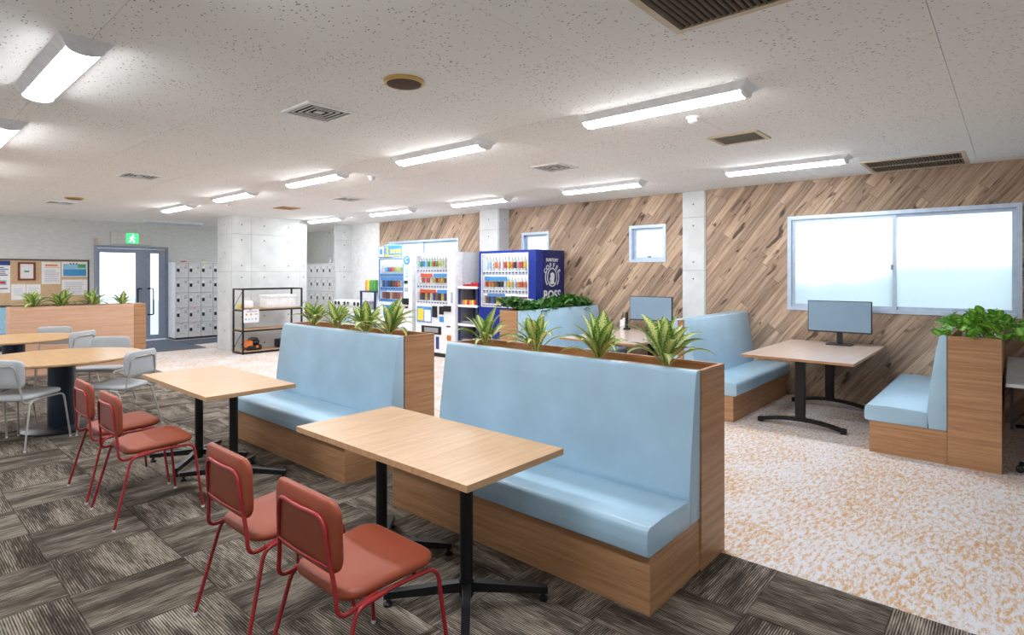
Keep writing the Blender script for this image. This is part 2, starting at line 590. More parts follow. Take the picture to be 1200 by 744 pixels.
def struct(o, label=None):
    o['kind'] = 'structure'
    if label: o['label'] = label
    return o

def sthing(name, label, loc=(0, 0, 0)):
    o = bpy.data.objects.new(name, None)
    COL.objects.link(o); o.location = loc; ROOT[o.name] = tuple(loc)
    o.empty_display_size = 0.1
    return struct(o, label)

def copy_tree(o, parent=None):
    c = o.copy(); COL.objects.link(c)
    if parent is not None: c.parent = parent
    for ch in list(o.children): copy_tree(ch, c)
    return c

def text_mesh(s, size, name='lettering', depth=0.002, bold=0.0, align='CENTER'):
    cu = bpy.data.curves.new(name, 'FONT')
    cu.body = s; cu.size = size; cu.extrude = depth / 2; cu.offset = bold
    cu.align_x = align; cu.align_y = 'CENTER'; cu.resolution_u = 3
    o = bpy.data.objects.new(name, cu); COL.objects.link(o)
    bpy.context.view_layer.update()
    me = bpy.data.meshes.new_from_object(o.evaluated_get(bpy.context.evaluated_depsgraph_get()))
    bpy.data.objects.remove(o); bpy.data.curves.remove(cu)
    me.name = name
    return me

# ------------------------------------------------------------------ the room
X0, Y0 = -1.9, -2.6
XA = 8.45            # alcove wall behind the right-hand lockers
floor = struct(MB().box(X0, XA, Y0, YB, -0.12, -0.008).build('floor', 'fair_concrete'), 'floor slab under the carpets')
def cs(name, x0, x1, y0, y1, m='speckled_carpet'):
    return MB().box(x0, x1, y0, y1, -0.0075, 0.0).build(name, m, floor)
CX = 3.165
cs('carpet_sheet', CX, XA, Y0, YB)
cs('carpet_sheet', X0, CX, 11.42, YB)
cs('carpet_border', X0, -0.835, Y0, 11.42, 'charcoal_carpet')
cs('carpet_border', -0.835, CX, Y0, -0.08, 'charcoal_carpet')
tile_me = MB().rbox(-0.2495, 0.2495, -0.2495, 0.2495, -0.0075, 0.0, 0.0012, 1).mesh('carpet_tile', 'charcoal_carpet', smooth=0)
for i in range(8):
    for j in range(23):
        x = CX - 0.25 - 0.5 * i; y = -0.08 + 0.25 + 0.5 * j
        if x < 0.10 * y - 0.6: continue
        t = link('carpet_tile', tile_me, floor, (x, y, random.uniform(-0.0006, 0)))
        t.rotation_euler = (0, 0, R(90) * ((i + j) % 2) + (PI if random.random() < 0.5 else 0))

ceil = struct(MB().box(X0, XA, Y0, YB, H + 0.012, H + 0.12).build('ceiling', 'dark_frame'), 'white ceiling of pitted acoustic boards')
PXW, PYW = 0.91, 1.515
pan_me = MB().box(-PXW / 2 + 0.0012, PXW / 2 - 0.0012, -PYW / 2 + 0.0012, PYW / 2 - 0.0012, 0, 0.012).mesh('ceiling_panel', 'pitted_board', smooth=0)
for i in range(-3, 9):
    for j in range(-2, 11):
        xa = max(0.77 + PXW * i, X0); xb = min(0.77 + PXW * (i + 1), XA)
        ya = max(0.285 + PYW * j, Y0); yb = min(0.285 + PYW * (j + 1), YB)
        if xb - xa < 0.05 or yb - ya < 0.05: continue
        o = link('ceiling_panel', pan_me, ceil, ((xa + xb) / 2, (ya + yb) / 2, H))
        o.scale = ((xb - xa) / PXW, (yb - ya) / PYW, 1)

# --- rectangle arithmetic for walls with openings (coordinates y, z on the wood wall)
def clip(poly, nx, ny, c):
    """keep the part of a convex polygon where nx*x + ny*y <= c"""
    out = []
    for i in range(len(poly)):
        p, q = poly[i], poly[(i + 1) % len(poly)]
        dp = nx * p[0] + ny * p[1] - c; dq = nx * q[0] + ny * q[1] - c
        if dp <= 0: out.append(p)
        if dp * dq < 0:
            t = dp / (dp - dq)
            out.append((p[0] + (q[0] - p[0]) * t, p[1] + (q[1] - p[1]) * t))
    return out
def area(p):
    return abs(sum(p[i][0] * p[(i + 1) % len(p)][1] - p[(i + 1) % len(p)][0] * p[i][1] for i in range(len(p)))) / 2
def minus(poly, r):
    y0, y1, z0, z1 = r
    res = []
    def keep(p):
        if len(p) > 2 and area(p) > 1e-5: res.append(p)
    keep(clip(poly, 1, 0, y0)); keep(clip(poly, -1, 0, -y1))
    mid = clip(clip(poly, -1, 0, -y0), 1, 0, y1)
    if len(mid) > 2:
        keep(clip(mid, 0, 1, z0)); keep(clip(mid, 0, -1, -z1))
    return res

W1 = (-0.07, 2.19, 1.09, 2.287)
W2 = (3.876, 4.49, 1.73, 2.295)
W3 = (6.06, 6.68, 1.73, 2.29)
W4 = (8.33, 10.62, 1.05, 2.275)
PIL1 = (3.265, 3.61, 0, H)
PIL2 = (6.99, 7.47, 0, H)
WOOD_END = 10.98
wr = MB()
regs = [[(Y0, 0), (12.55, 0), (12.55, H), (Y0, H)]]
for w in (W1, W2, W3, W4):
    regs = [q for p in regs for q in minus(p, w)]
wf = MB()
for p in regs:
    a_, b_ = clip(p, 1, 0, WOOD_END), clip(p, -1, 0, -WOOD_END)
    if len(a_) > 2 and area(a_) > 1e-5: wr.prism(a_, 'x', XW, XW + 0.16)
    if len(b_) > 2 and area(b_) > 1e-5: wf.prism(b_, 'x', XW - 0.012, XW + 0.16)
wall_right = struct(wr.build('wall_right', 'plywood', smooth=0), 'right wall clad in diagonal rustic wood planks')
struct(wf.build('wall_right_far', 'white_paint', smooth=0), 'white painted end of the right wall')
sl = math.atan(1.25)
e = (math.cos(sl), math.sin(sl)); nn = (-math.sin(sl), math.cos(sl))
PW, PL = 0.112, 1.25
rnd = random.Random(3)
planks = []
for k in range(-30, 130):
    off = rnd.uniform(0, PL)
    for q in range(-16, 18):
        s0 = q * PL + off; s1 = s0 + PL - 0.003; t0 = k * PW; t1 = t0 + PW - 0.003
        # a = -y runs to the right along the wall
        quad = [(e[0] * s + nn[0] * t, e[1] * s + nn[1] * t) for s, t in ((s0, t0), (s1, t0), (s1, t1), (s0, t1))]
        poly = [(-a, b) for a, b in quad]
        for c in ((1, 0, WOOD_END), (-1, 0, -Y0), (0, 1, H), (0, -1, 0)):
            poly = clip(poly, *c)
            if len(poly) < 3: break
        if len(poly) < 3 or area(poly) < 4e-4: continue
        ps = [poly]
        for w in (W1, W2, W3, W4, PIL1, PIL2):
            ps = [z for p in ps for z in minus(p, w)]
        if not ps: continue
        th = 0.010 + rnd.uniform(0, 0.003)
        cy = sum(p[0] for p in poly) / len(poly)
        planks.append((sum(area(p) for p in ps) / (XW * XW + cy * cy) * (0.01 if cy < -0.35 else 1.0), ps, th))
planks.sort(key=lambda q: -q[0])
rest = MB()
for i, (score, ps, th) in enumerate(planks):
    mb = MB() if i < 300 else rest
    for p in ps: mb.prism(p, 'x', XW - th, XW)
    if i < 300: mb.build('wall_plank', 'rustic_plank', wall_right, smooth=0)
rest.build('small_planks', 'rustic_plank', wall_right, smooth=0)['kind'] = 'stuff'

# --- windows in the wood wall
def window(name, r, label, panes, fw=0.045, sash=0.035, depth=(XW - 0.022, XW + 0.10)):
    y0, y1, z0, z1 = r
    o = sthing(name, label, (XW, y0, z0))
    f = MB()
    a, b = depth
    f.box(a, b, y0, y1, z0, z0 + fw).box(a, b, y0, y1, z1 - fw, z1).box(a, b, y0, y0 + fw, z0 + fw, z1 - fw).box(a, b, y1 - fw, y1, z0 + fw, z1 - fw)
    f.build('window_frame', 'alu', o, smooth=0)
    for (p0, p1, dx) in panes:
        s = MB(); x0 = XW + 0.02 + dx; x1 = x0 + 0.03
        za, zb = z0 + fw, z1 - fw
        s.box(x0, x1, p0, p1, za, za + sash).box(x0, x1, p0, p1, zb - sash, zb).box(x0, x1, p0, p0 + sash, za + sash, zb - sash).box(x0, x1, p1 - sash, p1, za + sash, zb - sash)
        so = s.build('sash', 'alu', o, smooth=0)
        MB().box(x0 + 0.012, x0 + 0.018, p0 + sash - 0.004, p1 - sash + 0.004, za + sash - 0.004, zb - sash + 0.004).build('pane', 'frosted_glass', so, smooth=0)
    return o
w = window('window_1', W1, 'wide frosted two-pane sliding window above the booth table', [(-0.025, 1.06, 0.03), (1.02, 2.145, 0.0)])
MB().rbox(XW + 0.0, XW + 0.02, 1.055, 1.075, 1.60, 1.66, 0.004, 1).build('latch', 'steel_blue', w)
w = window('window_2', W2, 'small square frosted window between pillar and navy vending machine', [(3.921, 4.445, 0.03)])
MB().rbox(XW + 0.02, XW + 0.05, 4.15, 4.20, 1.80, 1.83, 0.005, 1).build('latch', 'steel_blue', w)
window('window_3', W3, 'small frosted window showing just above the navy vending machine', [(6.105, 6.635, 0.03)])
window('window_4', W4, 'wide window half hidden behind the white vending machines', [(8.375, 9.5, 0.03), (9.46, 10.575, 0.0)])

# --- unseen and far walls
struct(MB().box(X0 - 0.12, X0, Y0, YB, 0, H).build('wall_left', 'white_paint', smooth=0), 'plain wall outside the picture on the left')
struct(MB().box(X0, XA, Y0 - 0.12, Y0, 0, H).build('wall_front', 'white_paint', smooth=0), 'plain wall behind the viewpoint')
DX0, DX1, DZ = 3.40, 4.87, 2.19
wb = MB()
wb.box(X0, DX0, YB, YB + 0.15, 0, H).box(DX1, XA + 0.15, YB, YB + 0.15, 0, H).box(DX0, DX1, YB, YB + 0.15, DZ, H)
struct(wb.build('wall_back', 'grey_wallpaper', smooth=0), 'pale grey papered back wall with bulletin board and door')
struct(MB().box(XA, XA + 0.12, 12.55, YB, 0, H).build('wall_alcove', 'grey_wallpaper', smooth=0), 'grey wall of the locker alcove')
struct(MB().box(XW + 0.001, XA, 12.55, 12.62, 0, H).build('trim_1', 'white_paint', smooth=0), 'return wall beside the locker alcove')
struct(MB().box(X0, DX0 - 0.02, YB - 0.012, YB, 0.0, 0.07).build('baseboard_back', 'dark_frame', smooth=0), 'dark skirting along the back wall')

# --- concrete columns made of formwork panels with tie holes
def column(name, label, x0, x1, y0, y1, zs, xs_front, front='y', holes=True):
    o = sthing(name, label, (x0, y0, 0))
    MB().box(x0 + 0.012, x1 - 0.003, y0 + 0.012, y1 - 0.003, 0, H).build('core', 'tie_hole', o, smooth=0)
    g = 0.0022
    for a, b in zip(zs[:-1], zs[1:]):
        for c, d in zip(xs_front[:-1], xs_front[1:]):
            if front == 'y':
                MB().box(c + g, d - g, y0, y0 + 0.012, a + g, b - g).build('concrete_panel', 'fair_concrete', o, smooth=0)
            else:
                MB().box(x0, x0 + 0.012, c + g, d - g, a + g, b - g).build('concrete_panel', 'fair_concrete', o, smooth=0)
            if holes:
                cu = [c + 0.25 * (d - c), c + 0.75 * (d - c)] if d - c > 0.7 else [(c + d) / 2]
                for u in cu:
                    for zz in ([a + 0.12, b - 0.12] if b - a > 0.5 else [(a + b) / 2]):
                        if front == 'y': MB().lathe([(0.016, -0.001), (0.016, 0.003)], (u, y0, zz), 10, axis='y').build('tie_hole', 'tie_hole', o)
                        else: MB().lathe([(0.013, -0.001), (0.013, 0.003)], (x0, u, zz), 10, axis='x').build('tie_hole', 'tie_hole', o)
        # the return face
        if front == 'y':
            MB().box(x0, x0 + 0.012, y0 + 0.0125, y1, a + g, b - g).build('concrete_panel', 'fair_concrete', o, smooth=0)
            if holes:
                MB().lathe([(0.016, -0.001), (0.016, 0.003)], (x0, y0 + 0.3, (a + b) / 2), 10, axis='x').build('tie_hole', 'tie_hole', o)
        else:
            MB().box(x0 + 0.0125, x1, y0, y0 + 0.012, a + g, b - g).build('concrete_panel', 'fair_concrete', o, smooth=0)
            if x1 - x0 > 0.2:
                MB().lathe([(0.013, -0.001), (0.013, 0.003)], (x1 - 0.13, y0, (a + b) / 2), 10, axis='y').build('tie_hole', 'tie_hole', o)
    return o
ZJ = [0, 0.80, 1.60, 2.36, H]
column('column_main', 'broad free-standing concrete pillar behind the shelf rack', 4.89, 6.52, 11.76, 12.42, ZJ, [4.902, 5.30, 6.36, 6.52])
column('column_alcove', 'concrete pillar at the corner of the locker alcove', 7.455, 7.895, 12.1, 12.19, ZJ, [7.467, 7.895])
column('column_wall', 'flat concrete pillar in the wood wall behind the booth', 7.862, 7.899, 3.267, 3.608, ZJ, [3.279, 3.608], 'x')
column('column_corner', 'concrete pillar in the wood wall behind the navy vending machine', 7.60, 7.899, 6.992, 7.468, ZJ, [7.004, 7.468], 'x')

# --- entrance door
d = sthing('door_1', 'grey-blue glazed double entrance door with bar handles', (DX0, YB, 0))
f = MB(); a, b = YB - 0.03, YB + 0.10
f.box(DX0, DX0 + 0.05, a, b, 0, DZ - 0.06).box(DX1 - 0.04, DX1, a, b, 0, DZ - 0.06).box(DX0, DX1, a, b, DZ - 0.06, DZ)
f.build('door_frame', 'steel_blue', d, smooth=0)
def leaf_door(x0, x1, gx0, gx1, z0, hx):
    m = MB(); p, q = YB + 0.0, YB + 0.045
    top = DZ - 0.065; g1 = 2.03
    m.box(x0, gx0, p, q, 0.01, top).box(gx1, x1, p, q, 0.01, top).box(gx0, gx1, p, q, 0.01, z0).box(gx0, gx1, p, q, g1, top)
    l = m.build('door_leaf', 'steel_blue', d, smooth=0)
    MB().box(gx0 - 0.005, gx1 + 0.005, YB + 0.02, YB + 0.026, z0 - 0.005, g1 + 0.005).build('door_pane', 'clear_glass', l, smooth=0)
    h = MB(); hb = hx + (-0.09 if hx < 4.4 else 0.09); h.tube(fillet([(hx, YB, 1.21), (hx, YB - 0.03, 1.21), (hb, YB - 0.08, 1.21), (hb, YB - 0.08, 0.60), (hx, YB - 0.03, 0.60), (hx, YB, 0.60)], 0.03), 0.016, 8)
    h.build('door_handle', 'black_metal', l)
    return l
leaf_door(DX0 + 0.052, 4.40, 3.51, 4.20, 0.18, 4.31)
leaf_door(4.405, DX1 - 0.042, 4.50, 4.675, 0.12, 4.45)
MB().rbox(4.62, 4.80, YB - 0.05, YB + 0.0, 2.09, 2.14, 0.006, 1).build('door_closer', 'slat_cream', d)
MB().rbox(3.40, 3.46, YB - 0.06, YB - 0.03, 2.20, 2.34, 0.008, 1).build('door_sensor', 'tan_frame', d)

ex = thing('exit_sign', 'green running-man exit sign on a pale panel above the door', 'sign', (4.1, YB, 2.23))
MB().rbox(3.70, 4.51, YB - 0.05, YB, 2.23, 2.50, 0.006, 1).build('sign_panel', 'exit_panel', ex)
MB().box(4.00, 4.24, YB - 0.062, YB - 0.05, 2.25, 2.48).build('sign_lens', 'exit_green', ex, smooth=0)
mn = MB(); yy = (YB - 0.066, YB - 0.062)
mn.lathe([(0.020, -0.002), (0.020, 0.002)], (4.135, YB - 0.064, 2.435), 10, axis='y')
for quad in ([(4.10, 2.41), (4.14, 2.415), (4.125, 2.34), (4.09, 2.345)], [(4.09, 2.345), (4.125, 2.34), (4.165, 2.31), (4.15, 2.295)], [(4.09, 2.35), (4.115, 2.33), (4.075, 2.275), (4.05, 2.285)],
             [(4.15, 2.31), (4.165, 2.305), (4.15, 2.265), (4.135, 2.27)], [(4.13, 2.405), (4.14, 2.395), (4.185, 2.37), (4.18, 2.36)], [(4.10, 2.41), (4.11, 2.395), (4.065, 2.36), (4.055, 2.37)]):
    mn.prism(quad, 'y', *yy)
mn.build('running_figure', 'exit_white', ex, smooth=0)

tag(MB().rbox(3.42, 4.80, 12.75, 15.0, 0.001, 0.012, 0.003, 1).build('entrance_mat', 'mat_grey', smooth=0), 'dark grey entrance mat lying in front of the glazed door', 'mat')
tag(MB().rbox(4.83, 6.2, 13.55, 14.55, 0.001, 0.010, 0.003, 1).build('locker_mat', 'mat_grey', smooth=0), 'dark grey floor mat along the foot of the left lockers', 'mat')

# ------------------------------------------------------------------ ceiling fittings
def make_light(length=1.27):
    hs = MB(); L = length / 2
    w0, w1, dz, ex_ = 0.118, 0.078, 0.045, 0.05
    vs = [(-w0, -L, 0), (w0, -L, 0), (w0, L, 0), (-w0, L, 0), (-w1, -L + ex_, -dz), (w1, -L + ex_, -dz), (w1, L - ex_, -dz), (-w1, L - ex_, -dz)]
    hs.add(vs, [(0, 1, 2, 3), (4, 7, 6, 5), (0, 4, 5, 1), (1, 5, 6, 2), (2, 6, 7, 3), (3, 7, 4, 0)])
    df = MB()
    n = 8; prof = [(0.076 * math.cos(PI * k / n), -0.042 - 0.032 * math.sin(PI * k / n)) for k in range(n + 1)]
    df.prism(prof, 'y', -L + 0.055, L - 0.055)
    ec = MB()
    ec.prism([(x * 1.08, z * 1.04) for x, z in prof] + [(-0.085, -0.012), (0.085, -0.012)], 'y', -0.009, 0.009)
    return hs.mesh('housing', 'white_metal', smooth=0), ec.mesh('end_cap', 'white_metal', smooth=0), df.mesh('diffuser', 'led_diffuser', smooth=50)
hs_me, ec_me, df_me = make_light()
LY = [-1.06, 1.22, 3.50, 5.78, 8.07, 10.36, 12.66]
ROWN = {0.755: 'left row', 3.67: 'middle row', 6.53: 'window-side row'}
NTH = ['fifth', 'nearest', 'second', 'third', 'fourth', 'farthest']
for lx in (0.755, 3.67, 6.53):
    for j, ly in enumerate(LY):
        if (lx > 1 and j == 0) or (lx == 3.67 and j == 6): continue
        lab = {(0, 2): 'largest linear ceiling light, at the top left above the round tables',
               (0, 3): 'linear ceiling light cut off by the left edge of the picture'}.get((0 if lx < 1 else 1, j))
        if lab is None:
            rn = {3.67: 'middle row', 6.53: 'row beside the wood wall', 0.755: 'left row'}[lx]
            lab = 'linear ceiling light behind the viewpoint, %s' % rn if j == 0 else 'linear ceiling light outside the left edge of the picture, %s' % {4: 'above the far round table', 5: 'added fill beside the wood divider', 6: 'added fill before the bulletin board'}[j] if lx < 1 and j > 3 else 'linear ceiling light of the locker alcove, hidden behind the broad pillar' if j == 6 else 'white linear LED ceiling light, %s of the %s' % (['', 'nearest', 'second', 'third', 'fourth', 'farthest'][j], rn)  # the two farthest left-row lights are unseen, added to brighten the back wall
        t = thing('ceiling_light', lab, 'ceiling light', (lx, ly + 0.635, H), 0, 'linear ceiling lights')
        link('housing', hs_me, t); [link('end_cap', ec_me, t, (0, q * 0.592, 0)) for q in (-1, 1)]; link('diffuser', df_me, t)
t = thing('ceiling_light', 'unlit bluish linear ceiling light set crosswise above the entrance door', 'ceiling light', (4.65, 14.25, H), R(90), 'linear ceiling lights')
link('housing', hs_me, t); [link('end_cap', ec_me, t, (0, q * 0.592, 0)) for q in (-1, 1)]
off_me = df_me.copy(); off_me.materials.clear(); off_me.materials.append(MATS['alu']); link('diffuser', off_me, t)

# square diffusers of nested frames
def make_diffuser():
    t = bpy.data.objects.new('air_diffuser', None); COL.objects.link(t)
    def ring(w, t_, z0, z1):
        m = MB()
        m.box(-w, w, -w, -w + t_, z0, z1).box(-w, w, w - t_, w, z0, z1).box(-w, -w + t_, -w + t_, w - t_, z0, z1).box(w - t_, w, -w + t_, w - t_, z0, z1)
        return m
    ring(0.195, 0.028, -0.014, 0.0).build('outer_frame', 'vent_white', t, smooth=0, local=True)
    MB().box(-0.167, 0.167, -0.167, 0.167, -0.001, 0.0).build('back_plate', 'dark_hollow', t, smooth=0, local=True)
    for w_ in (0.145, 0.108, 0.072):
        def tilt(w):
            m = MB(); vs = []; 
            for (s_, z) in ((w, -0.016), (w - 0.022, -0.002)):
                vs += [(-s_, -s_, z), (s_, -s_, z), (s_, s_, z), (-s_, s_, z)]
            m.add(vs, [(i, (i + 1) % 4, 4 + (i + 1) % 4, 4 + i) for i in range(4)])
            vs2 = [(x, y, z + 0.002) for x, y, z in vs]
            m.add(vs2, [(i, 4 + i, 4 + (i + 1) % 4, (i + 1) % 4) for i in range(4)])
            return m
        ring(w_, 0.011, -0.008, -0.004).build('louvre_frame', 'vent_white', t, smooth=0, local=True)
    MB().box(-0.03, 0.03, -0.03, 0.03, -0.009, -0.004).build('centre_plate', 'vent_white', t, smooth=0, local=True)
    return t
df0 = make_diffuser()
for i, (x, y, lab) in enumerate([(2.21, 3.81, 'largest square air diffuser of nested frames, near the round ceiling speaker'),
                                 (2.22, 7.92, 'square air diffuser left of the middle light row, far left'),
                                 (5.07, 3.82, 'square air diffuser between the middle and window-side light rows'),
                                 (5.05, 7.86, 'small distant square air diffuser in front of the broad concrete pillar'),
                                 (2.18, 11.85, 'farthest square air diffuser, above the bulletin board')]):
    o = df0 if i == 0 else copy_tree(df0)
    o.location = (x, y, H); tag(o, lab, 'air vent', 'square ceiling diffusers')

def grille(label, x0, x1, y0, y1, n, mid=False, frame='tan_frame', slat='slat_brown'):
    o = thing('return_grille', label, 'air vent', ((x0 + x1) / 2, (y0 + y1) / 2, H), 0, 'slatted ceiling grilles')
    m = MB(); t = 0.035; z0, z1 = H - 0.012, H
    m.box(x0, x1, y0, y0 + t, z0, z1).box(x0, x1, y1 - t, y1, z0, z1).box(x0, x0 + t, y0 + t, y1 - t, z0, z1).box(x1 - t, x1, y0 + t, y1 - t, z0, z1)
    if mid: m.box((x0 + x1) / 2 - 0.012, (x0 + x1) / 2 + 0.012, y0 + t, y1 - t, z0, z1)
    m.build('grille_frame', frame, o, smooth=0)
    MB().box(x0 + t, x1 - t, y0 + t, y1 - t, H - 0.0015, H).build('back_plate', 'dark_hollow', o, smooth=0)
    st = (y1 - y0 - 2 * t) / n
    for k in range(n):
        y = y0 + t + st * (k + 0.5)
        MB().add([(x0 + t, y - 0.004, H - 0.001), (x1 - t, y - 0.004, H - 0.001), (x1 - t, y + 0.003, H - 0.011), (x0 + t, y + 0.003, H - 0.011),
                  (x0 + t, y - 0.0015, H - 0.001), (x1 - t, y - 0.0015, H - 0.001), (x1 - t, y + 0.0055, H - 0.011), (x0 + t, y + 0.0055, H - 0.011)],
                 [(0, 1, 2, 3), (4, 7, 6, 5), (0, 4, 5, 1), (3, 2, 6, 7), (0, 3, 7, 4), (1, 5, 6, 2)]).build('slat', slat, o, smooth=0)
    return o
grille('large cream slatted return grille cut off by the top edge', 1.72, 2.64, 0.28, 1.24, 30)
grille('small square slatted grille beside the nearest middle-row light', 4.85, 5.22, 1.58, 2.0, 16)
grille('wide slatted grille with a middle bar along the wood wall', 7.0, 7.78, 0.35, 1.23, 30, True)
grille('flat tan grille in front of the broad concrete pillar', 4.88, 5.22, 9.62, 9.98, 10, frame='tan_grille', slat='tan_grille')

def ceiling_disc(name, label, cat, x, y, r, prof_fn, mats):
    o = thing(name, label, cat, (x, y, H))
    for nm, prof, m in prof_fn(r):
        MB().lathe(prof, (x, y, H), 24).build(nm, m, o)
    return o
spk = lambda r: [('speaker_ring', [(r, 0), (r, -0.012), (r * 0.93, -0.02), (r * 0.86, -0.02), (r * 0.86, 0)], 'gold_ring'), ('speaker_grille', [(r * 0.86, -0.004), (r * 0.8, -0.022), (r * 0.3, -0.026), (0.002, -0.026)], 'speaker_cloth')]
ceiling_disc('ceiling_speaker', 'round brown ceiling speaker with a gold ring, nearest the middle', 'speaker', 2.205, 2.815, 0.125, spk, 0)
ceiling_disc('ceiling_speaker', 'distant round brown ceiling speaker above the bulletin board', 'speaker', 2.2, 11.0, 0.125, spk, 0)
smk = lambda r: [('detector_base', [(r, 0), (r, -0.012), (r * 0.9, -0.018), (0.002, -0.018)], 'white_paint'), ('detector_head', [(r * 0.72, -0.016), (r * 0.7, -0.04), (r * 0.4, -0.05), (0.002, -0.05)], 'white_paint')]
for x, y, lab in ((4.144, 1.819, 'white dome smoke detector beside the nearest middle-row light'), (4.11, 5.87, 'white dome smoke detector beside the third middle-row light'), (4.18, 10.1, 'distant white smoke detector in front of the broad pillar'), (7.05, 12.0, 'white smoke detector under the ceiling before the locker alcove')):
    ceiling_disc('smoke_detector', lab, 'smoke detector', x, y, 0.05, smk, 0)
ceiling_disc('ceiling_cover', 'small flat white cover disc on the ceiling near the window side', 'ceiling cover', 5.07, 2.82, 0.05, lambda r: [('cover_disc', [(r, 0), (r, -0.006), (r * 0.7, -0.01), (0.002, -0.01)], 'white_paint')], 0)

# ------------------------------------------------------------------ seating benches
def bench(label, loc, rz, L, planter, group, base_w=0.545, ht=1.046):
    """local frame: faces +x, runs along y from 0 to L; planter (or back board) at x from 0"""
    t = thing('booth_bench', label, 'bench', loc, rz, group)
    p = planter
    if p > 0.1:
        m = MB(); k = 0.022
        m.box(0, k, 0, L, 0, ht).box(p - k, p, 0, L, 0, ht).box(k, p - k, 0, k, 0, ht).box(k, p - k, L - k, L, 0, ht)
        pl = m.build('planter_box', 'oak_panel', t, smooth=0, local=True)
        MB().box(k, p - k, k, L - k, ht - 0.10, ht - 0.085).build('planter_floor', 'oak_panel', pl, smooth=0, local=True)
    else:
        MB().box(0, p, -0.0, L, 0, ht - 0.01).build('back_board', 'oak_panel', t, smooth=0, local=True)
    g = 0.003
    MB().box(p + g, p + base_w, 0.012, L - 0.012, 0, 0.27).build('seat_base', 'oak_panel', t, smooth=0, local=True)
    # backrest cushion: thick foot, thin rounded top
    b0, b1 = 0.125, 0.055
    prof = [(p + 0.004, 0.272), (p + b0, 0.272), (p + b0 + 0.012, 0.42), (p + b0 - 0.005, 0.60), (p + b1 + 0.022, 0.92), (p + b1, ht - 0.012), (p + b1 - 0.014, ht + 0.002), (p + 0.012, ht + 0.002), (p + 0.004, ht - 0.006)]
    MB().prism(prof, 'y', 0.006, L - 0.006, 0.005, 2).build('backrest', 'blue_vinyl', t, smooth=32, local=True)
    # seat cushion with a soft, slightly bulging front
    s0 = p + b0 + 0.006; s1 = p + base_w + 0.035
    prof = [(s0, 0.272), (s1 - 0.02, 0.272), (s1, 0.280), (s1 + 0.005, 0.33), (s1 + 0.002, 0.382), (s1 - 0.006, 0.398), (s1 - 0.025, 0.408), (s1 - 0.15, 0.413), (s0 + 0.06, 0.405), (s0, 0.40)]
    MB().prism(prof, 'y', 0.004, L - 0.004, 0.006, 2).build('seat_cushion', 'blue_vinyl', t, smooth=32, local=True)
    return t
G1 = 'pale blue benches with planters facing the red chairs'
bench('pale blue bench with wooden planter, nearest to the viewer', (3.212, 3.140, 0), PI, 1.916, 0.312, G1)
bench('pale blue bench with wooden planter, behind the nearest bench', (3.216, 5.615, 0), PI, 1.916, 0.312, G1)
G2 = 'pale blue booth benches along the wood wall'
bench('pale blue booth bench with a wooden planter under the leafy bush', (7.885, 0.067, 0), R(90), 2.07, 0.335, G2)
bench('pale blue booth bench left of the near monitor table', (6.0, 2.775, 0), R(-90), 1.885, 0.03, G2)
bench('pale blue booth bench hidden back to back behind the left booth bench', (7.885, 2.778, 0), R(90), 1.885, 0.03, G2)
bench('pale blue booth bench with ivy planter before the navy vending machine', (5.93, 5.43, 0), R(-90), 1.955, 0.32, G2)

dv = thing('planter_divider', 'pinkish wood divider box with plants before the entrance door', 'planter', (2.35, 11.4, 0))
DZT = 1.046
m = MB(); k = 0.03
m.box(1.47, 3.06, 11.2, 11.2 + k, 0, DZT).box(1.47, 3.06, 11.57, 11.6, 0, DZT).box(1.47, 1.5, 11.2 + k, 11.57, 0, DZT)
m.build('long_panel', 'birch_panel', dv, smooth=0)
MB().box(3.062, 3.235, 11.195, 11.602, 0, DZT).build('end_post', 'oak_panel', dv, smooth=0)
MB().box(1.5, 3.06, 11.23, 11.57, DZT - 0.11, DZT - 0.09).build('planter_floor', 'dark_soil', dv, smooth=0)

# ------------------------------------------------------------------ tables
def square_table():
    t = bpy.data.objects.new('cafe_table', None); COL.objects.link(t)
    hx, hy = 0.32, 0.3326
    MB().rbox(-hx, hx, -hy, hy, 0.69, 0.72, 0.001, 1).build('table_top', 'oak_top', t, smooth=0, local=True)
    MB().box(-0.20, 0.20, -0.03, 0.03, 0.672, 0.69).box(-0.03, 0.03, -0.20, 0.20, 0.674, 0.69).build('top_bracket', 'black_metal', t, smooth=0, local=True)
    MB().lathe([(0.031, 0.03), (0.031, 0.675)], n=16).build('post', 'black_metal', t, local=True)
    MB().lathe([(0.036, 0.045), (0.036, 0.115)], n=16).build('hub', 'black_metal', t, local=True)
    for q in range(4):
        a = R(45 + 90 * q); c, s = math.cos(a), math.sin(a)
        arm = MB(); L = 0.385; hw = 0.021
        def P(r, o, z): return (c * r - s * o, s * r + c * o, z)
        vs = [P(0.02, -hw, .06), P(0.02, hw, .06), P(0.02, hw, .105), P(0.02, -hw, .105), P(L, -hw * .85, .035), P(L, hw * .85, .035), P(L, hw * .85, .065), P(L, -hw * .85, .065)]
        arm.add(vs, [(0, 3, 2, 1), (4, 5, 6, 7), (0, 1, 5, 4), (1, 2, 6, 5), (2, 3, 7, 6), (3, 0, 4, 7)])
        ao = arm.build('base_arm', 'black_metal', t, smooth=0, local=True)
        ft = MB(); cx, cy, _ = P(L - 0.02, 0, 0)
        ft.lathe([(0.022, 0.0), (0.024, 0.012), (0.010, 0.02), (0.010, 0.04)], (cx, cy, 0), 12)
        ft.build('levelling_foot', 'black_plastic', ao, local=True)
    return t
tb = square_table()
GT = 'square wooden pedestal tables pushed together in pairs'
